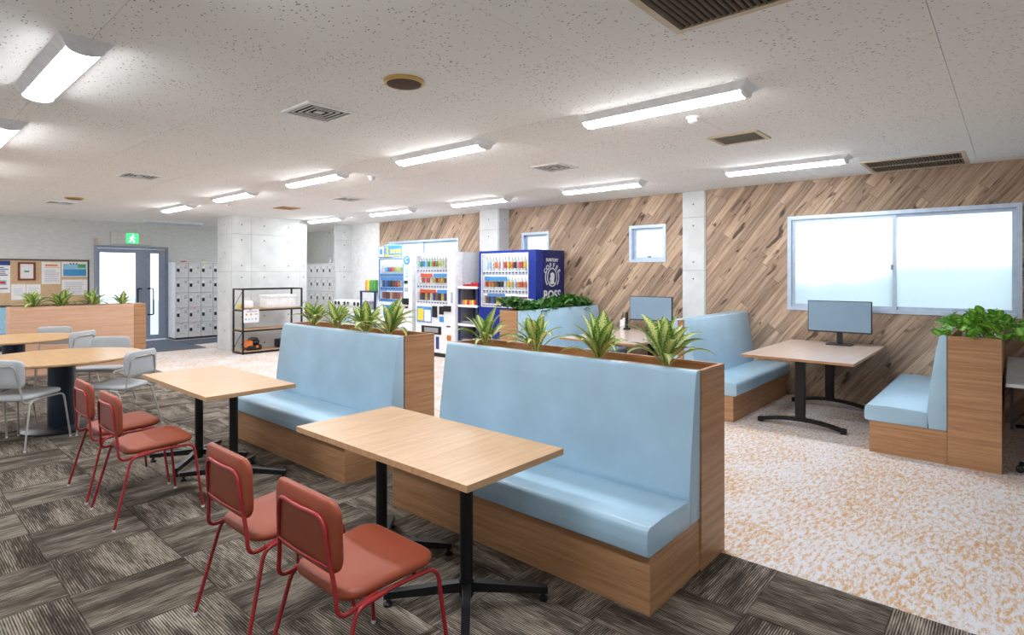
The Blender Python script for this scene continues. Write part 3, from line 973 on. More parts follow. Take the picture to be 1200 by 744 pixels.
for i, (x, y, lab) in enumerate([(1.888, 1.942, 'square oak pedestal table nearest the viewer, joined to a twin'),
                                 (1.888, 2.608, 'square oak pedestal table, far half of the nearest pair'),
                                 (1.855, 4.415, 'square oak pedestal table, near half of the far pair'),
                                 (1.855, 5.081, 'square oak pedestal table, far half of the far pair')]):
    o = tb if i == 0 else copy_tree(tb)
    o.location = (x, y, 0); tag(o, lab, 'table', GT)

def round_table(label, x, y):
    t = thing('round_table', label, 'table', (x, y, 0), 0, 'round oak tables')
    MB().lathe([(0.002, 0.692), (0.66, 0.692), (0.70, 0.706), (0.70, 0.72), (0.002, 0.72)], n=64).build('table_top', 'oak_round', t, local=True)
    MB().lathe([(0.115, 0.02), (0.115, 0.692)], n=32).build('pillar', 'navy_metal', t, local=True)
    MB().lathe([(0.345, 0.0), (0.345, 0.012), (0.33, 0.02), (0.14, 0.03), (0.002, 0.03)], n=48).build('base_plate', 'base_metal', t, local=True)
    return t
round_table('round oak table on a dark pillar, nearer of the two', 1.345, 7.24)
round_table('round oak table on a dark pillar, farther of the two at left edge', 1.31, 9.72)

def booth_table(label, x0, x1, y0, y1):
    t = thing('booth_table', label, 'table', ((x0 + x1) / 2, (y0 + y1) / 2, 0), 0, 'booth tables with monitors')
    MB().rbox(x0, x1, y0, y1, 0.692, 0.72, 0.003, 1).build('table_top', 'booth_top', t, smooth=0)
    e_ = MB(); k = 0.003
    e_.box(x0 - k, x0, y0, y1, 0.693, 0.717).box(x1, x1 + k, y0, y1, 0.693, 0.717).box(x0, x1, y0 - k, y0, 0.693, 0.717).box(x0, x1, y1, y1 + k, 0.693, 0.717)
    e_.build('edge_band', 'oak_panel', t, smooth=0)
    yc = (y0 + y1) / 2
    for xl in (x0 + 0.22, x1 - 0.32):
        l = MB().rbox(xl - 0.026, xl + 0.026, yc - 0.045, yc + 0.045, 0.07, 0.69, 0.006, 1).build('leg', 'black_metal', t)
        n = 10; up = []; dn = []
        for k_ in range(n + 1):
            s = -1 + 2 * k_ / n
            z = 0.075 - 0.055 * s * s
            up.append((yc + 0.40 * s, z + 0.022)); dn.append((yc + 0.40 * s, z - 0.012))
        MB().prism(dn + up[::-1], 'x', xl - 0.032, xl + 0.032, 0.004, 1).build('foot_bar', 'black_metal', l, smooth=40)
        for s in (-1, 1):
            MB().rbox(xl - 0.034, xl + 0.034, yc + s * 0.385 - 0.025, yc + s * 0.385 + 0.025, 0.001, 0.05, 0.006, 1).build('foot_cap', 'black_plastic', l)
        MB().box(xl - 0.03, xl + 0.03, yc - 0.32, yc + 0.32, 0.662, 0.692).build('top_bar', 'black_metal', l, smooth=0)
    MB().box(x0 + 0.24, x1 - 0.34, yc - 0.02, yc + 0.02, 0.63, 0.665).build('stretcher', 'black_metal', t, smooth=0)
    return t
booth_table('glare-paled booth table with dark T legs under the wide window', 6.05, 7.82, 1.11, 2.13)
booth_table('glare-paled booth table behind the variegated plants, near the small window', 6.05, 7.82, 3.37, 4.47)

# ------------------------------------------------------------------ chairs
def pad(pts_fn, nu, nv, th):
    pass
def rounded_rect(w, h, r, n=6):
    out = []
    for cx, cy, a0 in ((w - r, h - r, 0), (-w + r, h - r, 90), (-w + r, -h + r, 180), (w - r, -h + r, 270)):
        for k in range(n + 1):
            a = R(a0 + 90 * k / n)
            out.append((cx + r * math.cos(a), cy + r * math.sin(a)))
    return out
def cushion(outline, th, soft, fn):
    """pillow-edged slab: outline (u, v), fn maps (u, v, w) to xyz"""
    m = MB(); n = len(outline); vs = []; fs = []
    prof = [(-th, 1 - soft), (-th * 0.75, 1 - soft * 0.35), (-th * 0.3, 1.0), (th * 0.3, 1.0), (th * 0.75, 1 - soft * 0.35), (th, 1 - soft)]
    rings = [(-th, 0.5)] + prof + [(th, 0.5)]
    for w_, s in rings:
        for (u, v) in outline: vs.append(fn(u * s, v * s, w_))
    for i in range(len(rings) - 1):
        for k in range(n):
            l = (k + 1) % n
            fs.append((i * n + k, i * n + l, (i + 1) * n + l, (i + 1) * n + k))
    vs.append(fn(0, 0, -th)); vs.append(fn(0, 0, th))
    a, b = len(vs) - 2, len(vs) - 1
    for k in range(n):
        l = (k + 1) % n
        fs.append((a, l, k)); fs.append((b, (len(rings) - 1) * n + k, (len(rings) - 1) * n + l))
    m.add(vs, fs)
    return m
def make_chair(vin, paint):
    t = bpy.data.objects.new('stacking_chair', None); COL.objects.link(t)
    # seat: a little wider in front
    so = [(u, v * (1.0 + 0.10 * (u / 0.19))) for u, v in rounded_rect(0.195, 0.208, 0.075)]
    def seat(u, v, w): return (0.022 + u, v, 0.452 + w + 0.012 * (u / 0.19) - 0.006 * (1 - (v / 0.21) ** 2) * (1 if w > 0 else 0.3))
    cushion(so, 0.022, 0.10, seat).build('seat', vin, t, smooth=60, local=True)
    bo = rounded_rect(0.212, 0.126, 0.058)
    def back(u, v, w):
        x = -0.196 - 0.10 * (v + 0.125) * 0.35 - 0.018 + 0.012 * (u / 0.2) ** 2
        return (x + w, u, 0.668 + v)
    cushion(bo, 0.017, 0.10, back).build('backrest', vin, t, smooth=60, local=True)
    r = 0.0085
    for s in (-1, 1):
        fr = MB().tube(fillet([(0.25, 0.2525 * s, 0.012), (0.205, 0.222 * s, 0.428), (0.02, 0.205 * s, 0.424), (-0.145, 0.205 * s, 0.414)], 0.05), r, 8)
        fl = fr.build('front_leg', paint, t, smooth=60, local=True)
        rl = MB().tube(fillet([(-0.02, 0.207 * s, 0.420), (-0.150, 0.212 * s, 0.412), (-0.25, 0.2525 * s, 0.012)], 0.045), r, 8).build('rear_leg', paint, t, smooth=60, local=True)
        MB().lathe([(0.010, 0.0), (0.010, 0.014)], (0.25, 0.2525 * s, 0), 10).build('foot_cap', 'foot_cap', fl, local=True)
        MB().lathe([(0.010, 0.0), (0.010, 0.014)], (-0.25, 0.2525 * s, 0), 10).build('foot_cap', 'foot_cap', rl, local=True)
    path = fillet([(-0.05, 0.195, 0.430), (-0.215, 0.206, 0.398), (-0.214, 0.188, 0.51), (-0.226, 0.172, 0.60), (-0.236, 0.155, 0.738), (-0.247, 0.0, 0.738),
                   (-0.236, -0.155, 0.738), (-0.226, -0.172, 0.60), (-0.214, -0.188, 0.51), (-0.215, -0.206, 0.398), (-0.05, -0.195, 0.430)], 0.055, 7)
    MB().tube(path, r, 8).build('back_frame', paint, t, smooth=60, local=True)
    MB().tube([(-0.2260 - 0.010 * (1 - y * y), y * 0.172, 0.572) for y in (-1, -0.6, 0, 0.6, 1)], 0.004, 6).build('back_rod', paint, t, smooth=60, local=True)
    MB().tube([(0.12, -0.21, 0.424), (0.12, 0.21, 0.424)], 0.007, 6).build('seat_rail', paint, t, local=True)
    return t
red = make_chair('rust_vinyl', 'red_paint')
for i, (y, lab) in enumerate([(1.885, 'rust-red upholstered chair nearest the viewer'), (2.545, 'rust-red upholstered chair beside the nearest red chair'),
                              (4.31, 'rust-red upholstered chair at the far square tables, nearer of two'), (4.94, 'rust-red upholstered chair closest to the round tables')]):
    o = red if i == 0 else copy_tree(red)
    o.location = (1.255, y, 0); tag(o, lab, 'chair', 'rust-red upholstered chairs')
gry = make_chair('grey_vinyl', 'grey_paint')
for i, (x, y, a, lab) in enumerate([(0.972, 6.81, 40, 'light grey chair cut by the left edge, back towards the viewer'),
                                    (1.72, 6.70, 126, 'light grey chair just beyond the red chairs, right of near round table'),
                                    (1.87, 8.05, -130, 'light grey chair facing the viewer across the near round table'),
                                    (0.854, 7.507, -35, 'light grey chair mostly hidden beyond the left edge of the near round table'),
                                    (1.82, 9.43, 127, 'light grey chair seen from behind at the far round table'),
                                    (1.74, 10.22, -122, 'farthest light grey chair, facing the viewer before the wood divider')]):
    o = gry if i == 0 else copy_tree(gry)
    o.location = (x, y, 0); o.rotation_euler = (0, 0, R(a)); tag(o, lab, 'chair', 'light grey upholstered chairs')

# ------------------------------------------------------------------ plants
def leaf_mesh(name, mat, L, W, a0, bend, fold=0.25, n=8, wp=0.75, wave=0.0, pet=0.0):
    vs = []; uv = []; fs = []
    x = z = 0.0; a = R(a0)
    for i in range(n + 1):
        t = i / n
        tt = max(0.0, (t - pet) / (1 - pet))
        w_ = W * max(0.0, math.sin(PI * min(1.0, tt * 0.97 + 0.03) ** wp)) ** 0.85
        w_ = max(w_, 0.10 * W if t < 1 else 0.004)
        nx, nz = -math.cos(a), math.sin(a)      # upper-side normal of the blade
        for k, s in ((0, -1), (1, 0), (2, 1)):
            lift = fold * w_ * abs(s) + wave * math.sin(t * 9 + s) * w_
            vs.append((x + nx * lift, s * w_, z + nz * lift)); uv.append((k / 2, t))
        st = L / n
        x += st * math.sin(a); z += st * math.cos(a)
        a += R(bend) / n * (0.3 + 1.4 * t)
    for i in range(n):
        for k in range(2):
            fs.append((i * 3 + k, i * 3 + k + 1, (i + 1) * 3 + k + 1, (i + 1) * 3 + k))
    me = bpy.data.meshes.new(name)
    me.from_pydata(vs, [], fs)
    l = me.uv_layers.new(name='UVMap')
    for p in me.polygons:
        for li, vi in zip(p.loop_indices, p.vertices): l.data[li].uv = uv[vi]
    me.materials.append(MATS[mat]); me.shade_smooth()
    return me
VL = [leaf_mesh('leaf', 'variegated_leaf', 1.0, wd, 2, b, 0.30, 10, 0.8, 0.0, 0.22) for b, wd in ((18, 0.165), (48, 0.155), (80, 0.145), (112, 0.125))]
def plant(name, label, x, y, z, h, spread, n, seed, group):
    t = thing(name, label, 'plant', (x, y, z), 0, group)
    rn = random.Random(seed)
    for i in range(n):
        f = i / (n - 1)                        # 0 inner upright .. 1 outer arching
        L = h * (1.0 - 0.12 * f) * rn.uniform(0.82, 1.1) * (1 + (spread - 1) * f)
        az = i * 2.399 + rn.uniform(-0.6, 0.6)
        tilt = (0.07 + 0.78 * f ** 0.85) * rn.uniform(0.65, 1.2)
        me = VL[min(3, int(f * 3.2 + rn.uniform(0, 0.9)))]
        b = 0.008 + 0.012 * f
        link('leaf', me, t, (math.cos(az) * b, math.sin(az) * b, 0.035 * (1 - f) + 0.03 + 0.035 * f * rn.random()), (rn.uniform(-0.15, 0.15), tilt, az), (L, L * rn.uniform(0.75, 1.1), L))
    MB().lathe([(0.020, -0.01), (0.017, 0.04), (0.010, 0.09), (0.004, 0.12)], n=8).build('stem', 'stem_pale', t, local=True)
    return t
GP = 'variegated plants in the bench planters'
PZ = 0.975
for i, (y, lab) in enumerate([(2.93, 'variegated plant at the far end of the nearest planter'), (2.45, 'variegated plant in the nearest planter, second from its far end'),
                              (1.95, 'variegated plant in the nearest planter before the back booth table'), (1.505, 'largest variegated plant, at the near end of the nearest planter')]):
    plant('variegated_plant', lab, 3.05, y, PZ, [0.27, 0.27, 0.29, 0.31][i], 1.08, 22, 10 + i, GP)
for i, (y, lab) in enumerate([(5.36, 'variegated plant in the second planter beside the shelf rack'), (4.93, 'variegated plant in the second planter, second from the shelf rack'),
                              (4.44, 'variegated plant in the second planter before the stand of cans'), (4.09, 'variegated plant in the second planter before the promotional vending machine')]):
    plant('variegated_plant', lab, 3.05, y, PZ, [0.28, 0.26, 0.28, 0.31][i], 1.12, 21, 30 + i, GP)
for i, (x, lab) in enumerate([(1.77, 'small bushy plant in the wood divider, leftmost'), (2.11, 'small bushy plant in the wood divider, below the sea poster'),
                              (2.52, 'small bushy plant in the wood divider, at the door edge'), (2.94, 'small sparse plant in the wood divider before the bright door glass')]):
    plant('variegated_plant', lab, x, 11.40, 0.965, [0.29, 0.30, 0.30, 0.26][i], 1.12, 22 if i < 3 else 13, 50 + i, 'plants in the wood divider')

def broad_leaf(name, mat):
    return leaf_mesh(name, mat, 1.0, 0.36, 35, 55, 0.18, 5, 0.62, 0.08)
BL = broad_leaf('leaf', 'bright_leaf')
bush = thing('leafy_bush', 'bright green leafy bush on the planter at right', 'plant', (6.45, 0.23, 0.97))
rn = random.Random(5)
for i in range(290):
    u = rn.uniform(-0.62, 0.85); ang = rn.uniform(0, 2 * PI); rr = rn.random() ** 0.5
    prof = max(0.15, 1 - (u / 0.85) ** 2)
    dy = 0.30 * rr * math.cos(ang); dz = 0.062 + 0.165 * prof * (0.0 + 1.0 * abs(math.sin(ang)) * rr) + rn.uniform(0, 0.03)
    s = rn.uniform(0.075, 0.115)
    if (abs(dy) > 0.2 or u < -0.5) and rn.random() < 0.5: dz -= 0.05
    link('leaf', BL, bush, (u, dy, dz), (rn.uniform(-0.5, 0.5), rn.uniform(-0.2, 0.9), rn.uniform(0, 2 * PI)), (s, s, s))
st = MB()
for i in range(26):
    u = rn.uniform(-0.5, 0.7); v = rn.uniform(-0.1, 0.1)
    st.tube([(u, v, 0), (u + rn.uniform(-.05, .05), v + rn.uniform(-.05, .05), 0.10), (u + rn.uniform(-.12, .12), v + rn.uniform(-.12, .12), 0.20)], 0.003, 5)
so_ = st.build('stems', 'stem_green', bush, local=True); so_['kind'] = 'stuff'

def leaf_cloud(n, place, seed, sz):
    rn = random.Random(seed); src = IL; m_v = []; m_f = []; uvs = []
    co = [v.co.copy() for v in src.vertices]; pf = [tuple(p.vertices) for p in src.polygons]
    uvsrc = [tuple(l.uv) for l in src.uv_layers[0].data]
    for i in range(n):
        p = place(rn); s = rn.uniform(*sz)
        M = Matrix.Translation(p) @ Euler((rn.uniform(-0.6, 0.6), rn.uniform(-0.2, 1.1), rn.uniform(0, 2 * PI))).to_matrix().to_4x4() @ Matrix.Diagonal((s, s, s, 1))
        o = len(m_v); m_v += [tuple(M @ c) for c in co]; m_f += [tuple(k + o for k in f) for f in pf]; uvs += uvsrc
    me = bpy.data.meshes.new('foliage'); me.from_pydata(m_v, [], m_f)
    l = me.uv_layers.new(name='UVMap')
    for k, q in enumerate(uvs): l.data[k].uv = q
    me.materials.append(MATS['ivy_leaf']); me.shade_smooth()
    return me
IL = broad_leaf('ivy_blade', 'ivy_leaf')
ivy = thing('ivy_plant', 'dark green ivy spilling over the planter before the navy vending machine', 'plant', (6.9, 5.27, 0.96))
def ivy_place(rn):
    u = rn.uniform(-1.0, 0.90); v = rn.gauss(0, 0.12)
    h = 0.08 + 0.12 * rn.random() + 0.04 * math.sin(u * 5)
    if v < -0.15: h -= 0.06 * rn.random()
    return Vector((u, max(-0.21, min(0.21, v)), h))
fo = link('foliage', leaf_cloud(1100, ivy_place, 4, (0.06, 0.10)), ivy); fo['kind'] = 'stuff'

# ------------------------------------------------------------------ monitors and small table things
def monitor(label, x, y0, y1, z0, z1):
    yc = (y0 + y1) / 2
    t = thing('monitor', label, 'monitor', (x, yc, 0.72), 0, 'monitors on the booth tables')
    MB().rbox(x, x + 0.035, y0, y1, z0, z1, 0.004, 1).build('casing', 'monitor_back', t)
    MB().box(x - 0.001, x + 0.002, y0 + 0.008, y1 - 0.008, z0 + 0.016, z1 - 0.008).build('screen', 'grey_screen', t, smooth=0)
    MB().rbox(x + 0.036, x + 0.06, yc - 0.03, yc + 0.03, 0.735, z0 + 0.15, 0.005, 1).build('stand_neck', 'monitor_back', t)
    MB().rbox(x - 0.05, x + 0.13, yc - 0.13, yc + 0.13, 0.7205, 0.735, 0.005, 1).build('stand_foot', 'monitor_back', t)
    return t
monitor('grey-screened monitor on the booth table under the wide window', 7.52, 1.20, 1.86, 0.865, 1.235)
monitor('grey-screened monitor on the back booth table beside the flat pillar', 7.55, 3.62, 4.29, 0.87, 1.222)
ti = thing('tissue_box', 'small white box on the back booth table beside the ivy', 'box', (7.62, 4.42, 0.72))
MB().rbox(7.56, 7.68, 4.385, 4.468, 0.7205, 0.86, 0.006, 1).build('box_body', 'tissue', ti)
MB().rbox(7.60, 7.64, 4.405, 4.445, 0.86, 0.885, 0.008, 1).build('tissue_tuft', 'paper', ti)
ph = thing('desk_phone', 'black handset standing on the back booth table beside the white box', 'phone', (7.55, 4.30, 0.72))
MB().rbox(7.50, 7.60, 4.305, 4.375, 0.7205, 0.745, 0.006, 1).build('cradle', 'black_plastic', ph)
MB().rbox(7.535, 7.565, 4.32, 4.36, 0.745, 0.98, 0.01, 2).build('handset', 'black_plastic', ph)

# ------------------------------------------------------------------ desk and office chair at the right edge
dk = thing('work_desk', 'pale grey desk with dark legs behind the right planter', 'desk', (6.8, -0.42, 0))
MB().rbox(5.86, 7.80, -0.72, 0.045, 0.672, 0.70, 0.004, 1).build('desk_top', 'desk_grey', dk)
for xx in (6.0, 7.7):
    MB().box(xx - 0.02, xx + 0.02, -0.66, -0.02, 0.002, 0.03).box(xx - 0.02, xx + 0.02, -0.36, -0.30, 0.03, 0.67).build('leg', 'black_metal', dk, smooth=0)
MB().box(6.1, 7.6, 0.0, 0.02, 0.3, 0.67).build('shade_panel', 'black_plastic', dk, smooth=0)  # black sheet added to stand in for the shadow under the desk
oc = thing('office_chair', 'black office chair on castors at the right edge', 'chair', (5.86, -0.33, 0))
MB().rbox(5.62, 6.10, -0.57, -0.09, 0.43, 0.50, 0.03, 3).build('seat', 'black_plastic', oc)
MB().rbox(5.56, 5.62, -0.55, -0.11, 0.55, 0.98, 0.025, 3).build('backrest', 'black_plastic', oc)
MB().tube(fillet([(5.80, -0.33, 0.42), (5.60, -0.33, 0.42), (5.58, -0.33, 0.60)], 0.05), 0.02, 8).build('back_stem', 'black_metal', oc)
MB().lathe([(0.03, 0.09), (0.03, 0.43)], (5.86, -0.33, 0), 12).build('gas_post', 'black_metal', oc)
for q in range(5):
    a = R(70 + 72 * q); cx, cy = 5.86 + 0.31 * math.cos(a), -0.33 + 0.31 * math.sin(a)
    ar = MB().tube([(5.86, -0.33, 0.105), (cx, cy, 0.07)], 0.018, 6).build('base_arm', 'black_metal', oc)
    MB().lathe([(0.010, -0.022), (0.026, -0.018), (0.026, -0.004), (0.008, 0.0), (0.026, 0.004), (0.026, 0.018), (0.010, 0.022)], (cx, cy, 0.027), 12, axis='x').build('castor', 'base_metal', ar)
    MB().tube([(cx, cy, 0.03), (cx, cy, 0.075)], 0.008, 6).build('castor_pin', 'base_metal', ar)

# ------------------------------------------------------------------ bulletin board and papers
bd = thing('bulletin_board', 'long cork bulletin board with a dark frame on the back wall', 'bulletin board', (2.0, YB, 0.9))
bx0, bx1, bz0, bz1 = 0.2, 3.31, 0.88, 1.855
MB().box(bx0, bx1, YB - 0.015, YB - 0.001, bz0, bz1).build('cork_panel', 'cork', bd, smooth=0)
m = MB(); k = 0.025
m.box(bx0, bx1, YB - 0.03, YB - 0.001, bz0, bz0 + k).box(bx0, bx1, YB - 0.03, YB - 0.001, bz1 - k, bz1).box(bx0, bx0 + k, YB - 0.03, YB - 0.001, bz0 + k, bz1 - k).box(bx1 - k, bx1, YB - 0.03, YB - 0.001, bz0 + k, bz1 - k)
m.build('board_frame', 'dark_frame', bd, smooth=0)
def sheet(name, label, x0, x1, z0, z1, marks, base='paper', cat='paper', y=YB - 0.0155, seed=0):
    t = thing(name, label, cat, ((x0 + x1) / 2, y, z0), 0)
    MB().box(x0, x1, y - 0.003, y - 0.0005, z0, z1).build('sheet', base, t, smooth=0)
    w_, h_ = x1 - x0, z1 - z0
    by = {}
    for a, b, c, d_, mt in marks:
        by.setdefault(mt, MB()).box(x0 + a * w_, x0 + b * w_, y - 0.0042 - 0.0003 * len(by), y - 0.003, z0 + c * h_, z0 + d_ * h_)
    for mt, mb in by.items(): mb.build('printing', mt, t, smooth=0)
    return t
def lines(n, a, b, c0, c1, mt='paper_ink', seed=1, th=0.015):
    rn = random.Random(seed)
    return [(a + rn.uniform(0, .08), b - rn.uniform(0, .25), c0 + (c1 - c0) * i / n, c0 + (c1 - c0) * i / n + th, mt) for i in range(n)]
sheet('notice_sheet', 'notice with navy bars at the left edge of the board', 1.62, 2.0, 1.17, 1.815, [(0, 1, .86, 1, 'ink_navy'), (.1, .5, .88, .96, 'ink_yellow'), (.1, .9, .54, .57, 'ink_navy'), (.1, .9, .12, .15, 'ink_navy'), (.3, .85, .25, .4, 'ink_sky'), (.4, .8, .28, .36, 'ink_red')] + lines(4, .15, .95, .6, .84, 'ink_navy', 3, .025))
fr = thing('framed_certificate', 'small framed certificate in a reddish-brown frame on the board', 'picture', (2.25, YB, 1.42))
m = MB(); a, b, c, d_, k = 2.115, 2.397, 1.42, 1.79, 0.035
y = YB - 0.04
m.box(a, b, y, YB - 0.0155, c, c + k).box(a, b, y, YB - 0.0155, d_ - k, d_).box(a, a + k, y, YB - 0.0155, c + k, d_ - k).box(b - k, b, y, YB - 0.0155, c + k, d_ - k)
m.build('picture_frame', 'mahogany', fr, smooth=0)
MB().box(a + k, b - k, YB - 0.024, YB - 0.016, c + k, d_ - k).build('certificate', 'paper', fr, smooth=0)
MB().box(2.215, 2.295, YB - 0.026, YB - 0.024, 1.585, 1.62).build('printing', 'ink_green', fr, smooth=0)
sheet('notice_sheet', 'white notice headed by an orange block, right of the certificate', 2.495, 2.81, 1.34, 1.80, [(.18, .85, .80, .90, 'ink_orange'), (.15, .95, .74, .76, 'ink_orange')] + lines(9, .12, .98, .1, .68, 'paper_ink', 4))
sheet('sea_poster', 'landscape print of blue sea and a green leaf on the board', 2.832, 3.28, 1.49, 1.805, [(.05, .95, .05, .5, 'ink_blue'), (.05, .95, .5, .88, 'ink_sky'), (.62, .92, .62, .86, 'ink_green'), (.3, .36, .84, .93, 'ink_navy'), (.42, .48, .84, .93, 'ink_navy'), (.54, .60, .84, .93, 'ink_navy')], cat='poster')
sheet('notice_sheet', 'handwritten wide notice under the sea print', 2.832, 3.28, 1.10, 1.43, lines(9, .08, .98, .1, .9, 'paper_ink', 6, .02))
sheet('notice_sheet', 'plain white sheet under the certificate, left of two', 2.015, 2.24, 1.02, 1.343, lines(5, .15, .9, .3, .8, 'paper_ink', 7))
sheet('notice_sheet', 'plain white sheet under the certificate, right of two', 2.25, 2.478, 1.02, 1.338, lines(3, .15, .9, .5, .85, 'paper_ink', 8))
ps = thing('sea_photo_board', 'standing poster of a blue sea at the left edge below the board', 'poster', (1.75, 15.1, 0))
MB().box(1.45, 1.995, 15.16, 15.18, 0.10, 0.90).build('poster_panel', 'ink_sky', ps, smooth=0)
MB().box(1.47, 1.975, 15.156, 15.16, 0.12, 0.36).build('sea_print', 'ink_blue', ps, smooth=0)
MB().box(1.80, 1.84, 15.155, 15.16, 0.42, 0.46).build('flag_print', 'ink_red', ps, smooth=0)
m = MB(); m.box(1.43, 2.0, 15.15, 15.19, 0.88, 0.92).box(1.43, 2.0, 15.15, 15.19, 0.07, 0.11).box(1.50, 1.53, 15.02, 15.22, 0, 0.08).box(1.90, 1.93, 15.02, 15.22, 0, 0.08)
m.build('poster_stand', 'dark_frame', ps, smooth=0)

# ------------------------------------------------------------------ lockers
def locker_bank(label, n, wx, origin, rz, seed, rows=5, rh=0.352, depth=0.45):
    """local frame: front faces -y, runs along +x"""
    t = thing('locker_bank', label, 'lockers', origin, rz, 'grey steel lockers')
    z0 = 0.05; W = n * wx; Z = z0 + rows * rh
    MB().box(0, W, 0.018, depth, z0, Z + 0.015).build('cabinet_body', 'locker_gap', t, smooth=0, local=True)
    MB().box(-0.012, 0, 0.0, depth, z0 - 0.002, Z + 0.02).box(0, W, 0.0, depth, Z + 0.005, Z + 0.02).build('side_panel', 'white_metal', t, smooth=0, local=True)
    MB().box(0.01, W - 0.01, 0.03, depth, 0.001, z0).build('plinth', 'dark_frame', t, smooth=0, local=True)
    g = 0.004
    door = MB().rbox(g, wx - g, 0.0, 0.017, g, rh - g, 0.003, 1).mesh('door', 'locker_grey', smooth=0)
    lock = MB().box(0.03, 0.085, -0.006, 0.0, rh * 0.40, rh * 0.62).mesh('lock', 'black_plastic', smooth=0)
    plate = MB().box(0.03, 0.085, -0.002, 0.0, rh * 0.66, rh * 0.80).mesh('name_plate', 'white_metal', smooth=0)
    vent = MB()
    for k in range(3): vent.box(wx - 0.085, wx - 0.035, -0.001, 0.0005, rh * (0.62 + 0.08 * k), rh * (0.65 + 0.08 * k))
    vent = vent.mesh('vent_slots', 'vent_grey', smooth=0)
    for i in range(n):
        for j in range(rows):
            d_ = link('door', door, t, (i * wx, 0, z0 + j * rh))
            link('lock', lock, d_); link('name_plate', plate, d_); link('vent_slots', vent, d_)
    return t, Z
lb, LZ = locker_bank('grey locker bank right of the entrance door, partly behind the pillar', 5, 0.277, (4.86, 14.72, 0), 0, 1)
for (i, j, c) in ((0, 1, 'label_pink'), (1, 1, 'label_pink'), (0, 0, 'label_pink'), (1, 0, 'label_pink')):
    MB().box(4.86 + 0.277 * i + 0.09, 4.86 + 0.277 * i + 0.17, 14.716, 14.72, 0.05 + 0.352 * (j + 1) - 0.035, 0.05 + 0.352 * (j + 1) - 0.012).build('label_strip', c, lb, smooth=0)
for x, c, lab in ((5.05, 'snack_red', 'small red sign standing on the left locker bank'), (5.50, 'label_yellow', 'small yellow sign standing on the left locker bank')):
    sg = thing('locker_sign', lab, 'sign', (x, 14.76, LZ + 0.02))
    MB().prism([(14.74, LZ + 0.02), (14.78, LZ + 0.02), (14.765, LZ + 0.045), (14.755, LZ + 0.045)], 'x', x - 0.06, x + 0.06).build('sign_body', c, sg, smooth=0)
locker_bank('grey locker bank in the alcove beyond the broad pillar', 6, 0.30, (7.86, 14.6, 0), R(-90), 2)
cl = thing('alarm_clock', 'tiny round clock on top of the alcove lockers', 'clock', (7.95, 13.15, LZ + 0.02))
MB().lathe([(0.05, -0.02), (0.055, 0), (0.05, 0.02)], (7.95, 13.15, LZ + 0.075), 16, axis='x').build('clock_case', 'white_metal', cl)
MB().box(7.92, 7.98, 13.11, 13.19, LZ + 0.0205, LZ + 0.03).build('clock_foot', 'snack_red', cl, smooth=0)
tag(MB().rbox(7.95, 8.30, YB - 0.03, YB - 0.001, 1.80, 2.36, 0.004, 1).build('fuse_panel', 'tan_grille'), 'tan wall panel beside the broad pillar above the alcove lockers', 'panel')

# ------------------------------------------------------------------ shelf rack with boxes
rk = thing('shelf_rack', 'black steel shelf rack with wooden boards before the broad pillar', 'shelf', (5.44, 11.32, 0))
rx0, rx1, ry0, ry1, rh = 4.83, 6.06, 11.10, 11.55, 1.265
k = 0.028
for x in (rx0, rx1 - k):
    for y in (ry0, ry1 - k): MB().box(x, x + k, y, y + k, 0, rh).build('post', 'black_metal', rk, smooth=0)
for zt in (0.055, 0.475, 0.87):
    m = MB(); m.box(rx0 + k, rx1 - k, ry0, ry0 + 0.02, zt - 0.045, zt - 0.016).box(rx0 + k, rx1 - k, ry1 - 0.02, ry1, zt - 0.045, zt - 0.016).box(rx0, rx0 + 0.02, ry0 + k, ry1 - k, zt - 0.045, zt - 0.016).box(rx1 - 0.02, rx1, ry0 + k, ry1 - k, zt - 0.045, zt - 0.016)
    sf = m.build('shelf_rail', 'black_metal', rk, smooth=0)
    MB().box(rx0 + 0.02, rx1 - 0.02, ry0 + 0.02, ry1 - 0.02, zt - 0.018, zt).build('shelf_board', 'shelf_board', sf, smooth=0)
m = MB(); m.box(rx0 + k, rx1 - k, ry0, ry0 + 0.02, rh - 0.025, rh).box(rx0 + k, rx1 - k, ry1 - 0.02, ry1, rh - 0.025, rh).box(rx0, rx0 + 0.02, ry0 + k, ry1 - k, rh - 0.025, rh).box(rx1 - 0.02, rx1, ry0 + k, ry1 - k, rh - 0.025, rh)
m.build('top_rail', 'black_metal', rk, smooth=0)
m = MB(); m.tube([(rx0 + 0.014, ry1 - 0.02, 0.08), (rx0 + 0.014, ry0 + 0.03, 0.45)], 0.005, 6); m.tube([(rx0 + 0.014, ry1 - 0.02, 0.88), (rx0 + 0.014, ry0 + 0.03, 1.23)], 0.005, 6)
m.build('brace', 'black_metal', rk)
bxw = thing('foam_box', 'long white lidded foam box on the top board of the rack', 'box', (5.62, 11.32, 0.87))
MB().rbox(5.34, 5.94, 11.16, 11.48, 0.872, 1.07, 0.012, 2).build('box_body', 'styrofoam', bxw)
MB().rbox(5.325, 5.955, 11.145, 11.495, 1.07, 1.13, 0.012, 2).build('box_lid', 'styrofoam', bxw)
kt = thing('paper_roll_bag', 'rounded white package at the left end of the rack', 'package', (4.99, 11.3, 0.87))
MB().rbox(4.91, 5.10, 11.20, 11.40, 0.872, 1.03, 0.05, 3).build('package_body', 'styrofoam', kt)
MB().tube(fillet([(4.95, 11.3, 1.03), (4.95, 11.3, 1.06), (5.05, 11.3, 1.06), (5.05, 11.3, 1.03)], 0.02), 0.008, 6).build('package_handle', 'white_metal', kt)
tag(MB().lathe([(0.03, 0), (0.035, 0.01), (0.035, 0.08), (0.02, 0.10), (0.015, 0.13)], (4.88, 11.34, 0.8705), 12).build('yellow_bottle', 'soap_yellow'), 'small yellow bottle beside the white package on the rack', 'bottle')
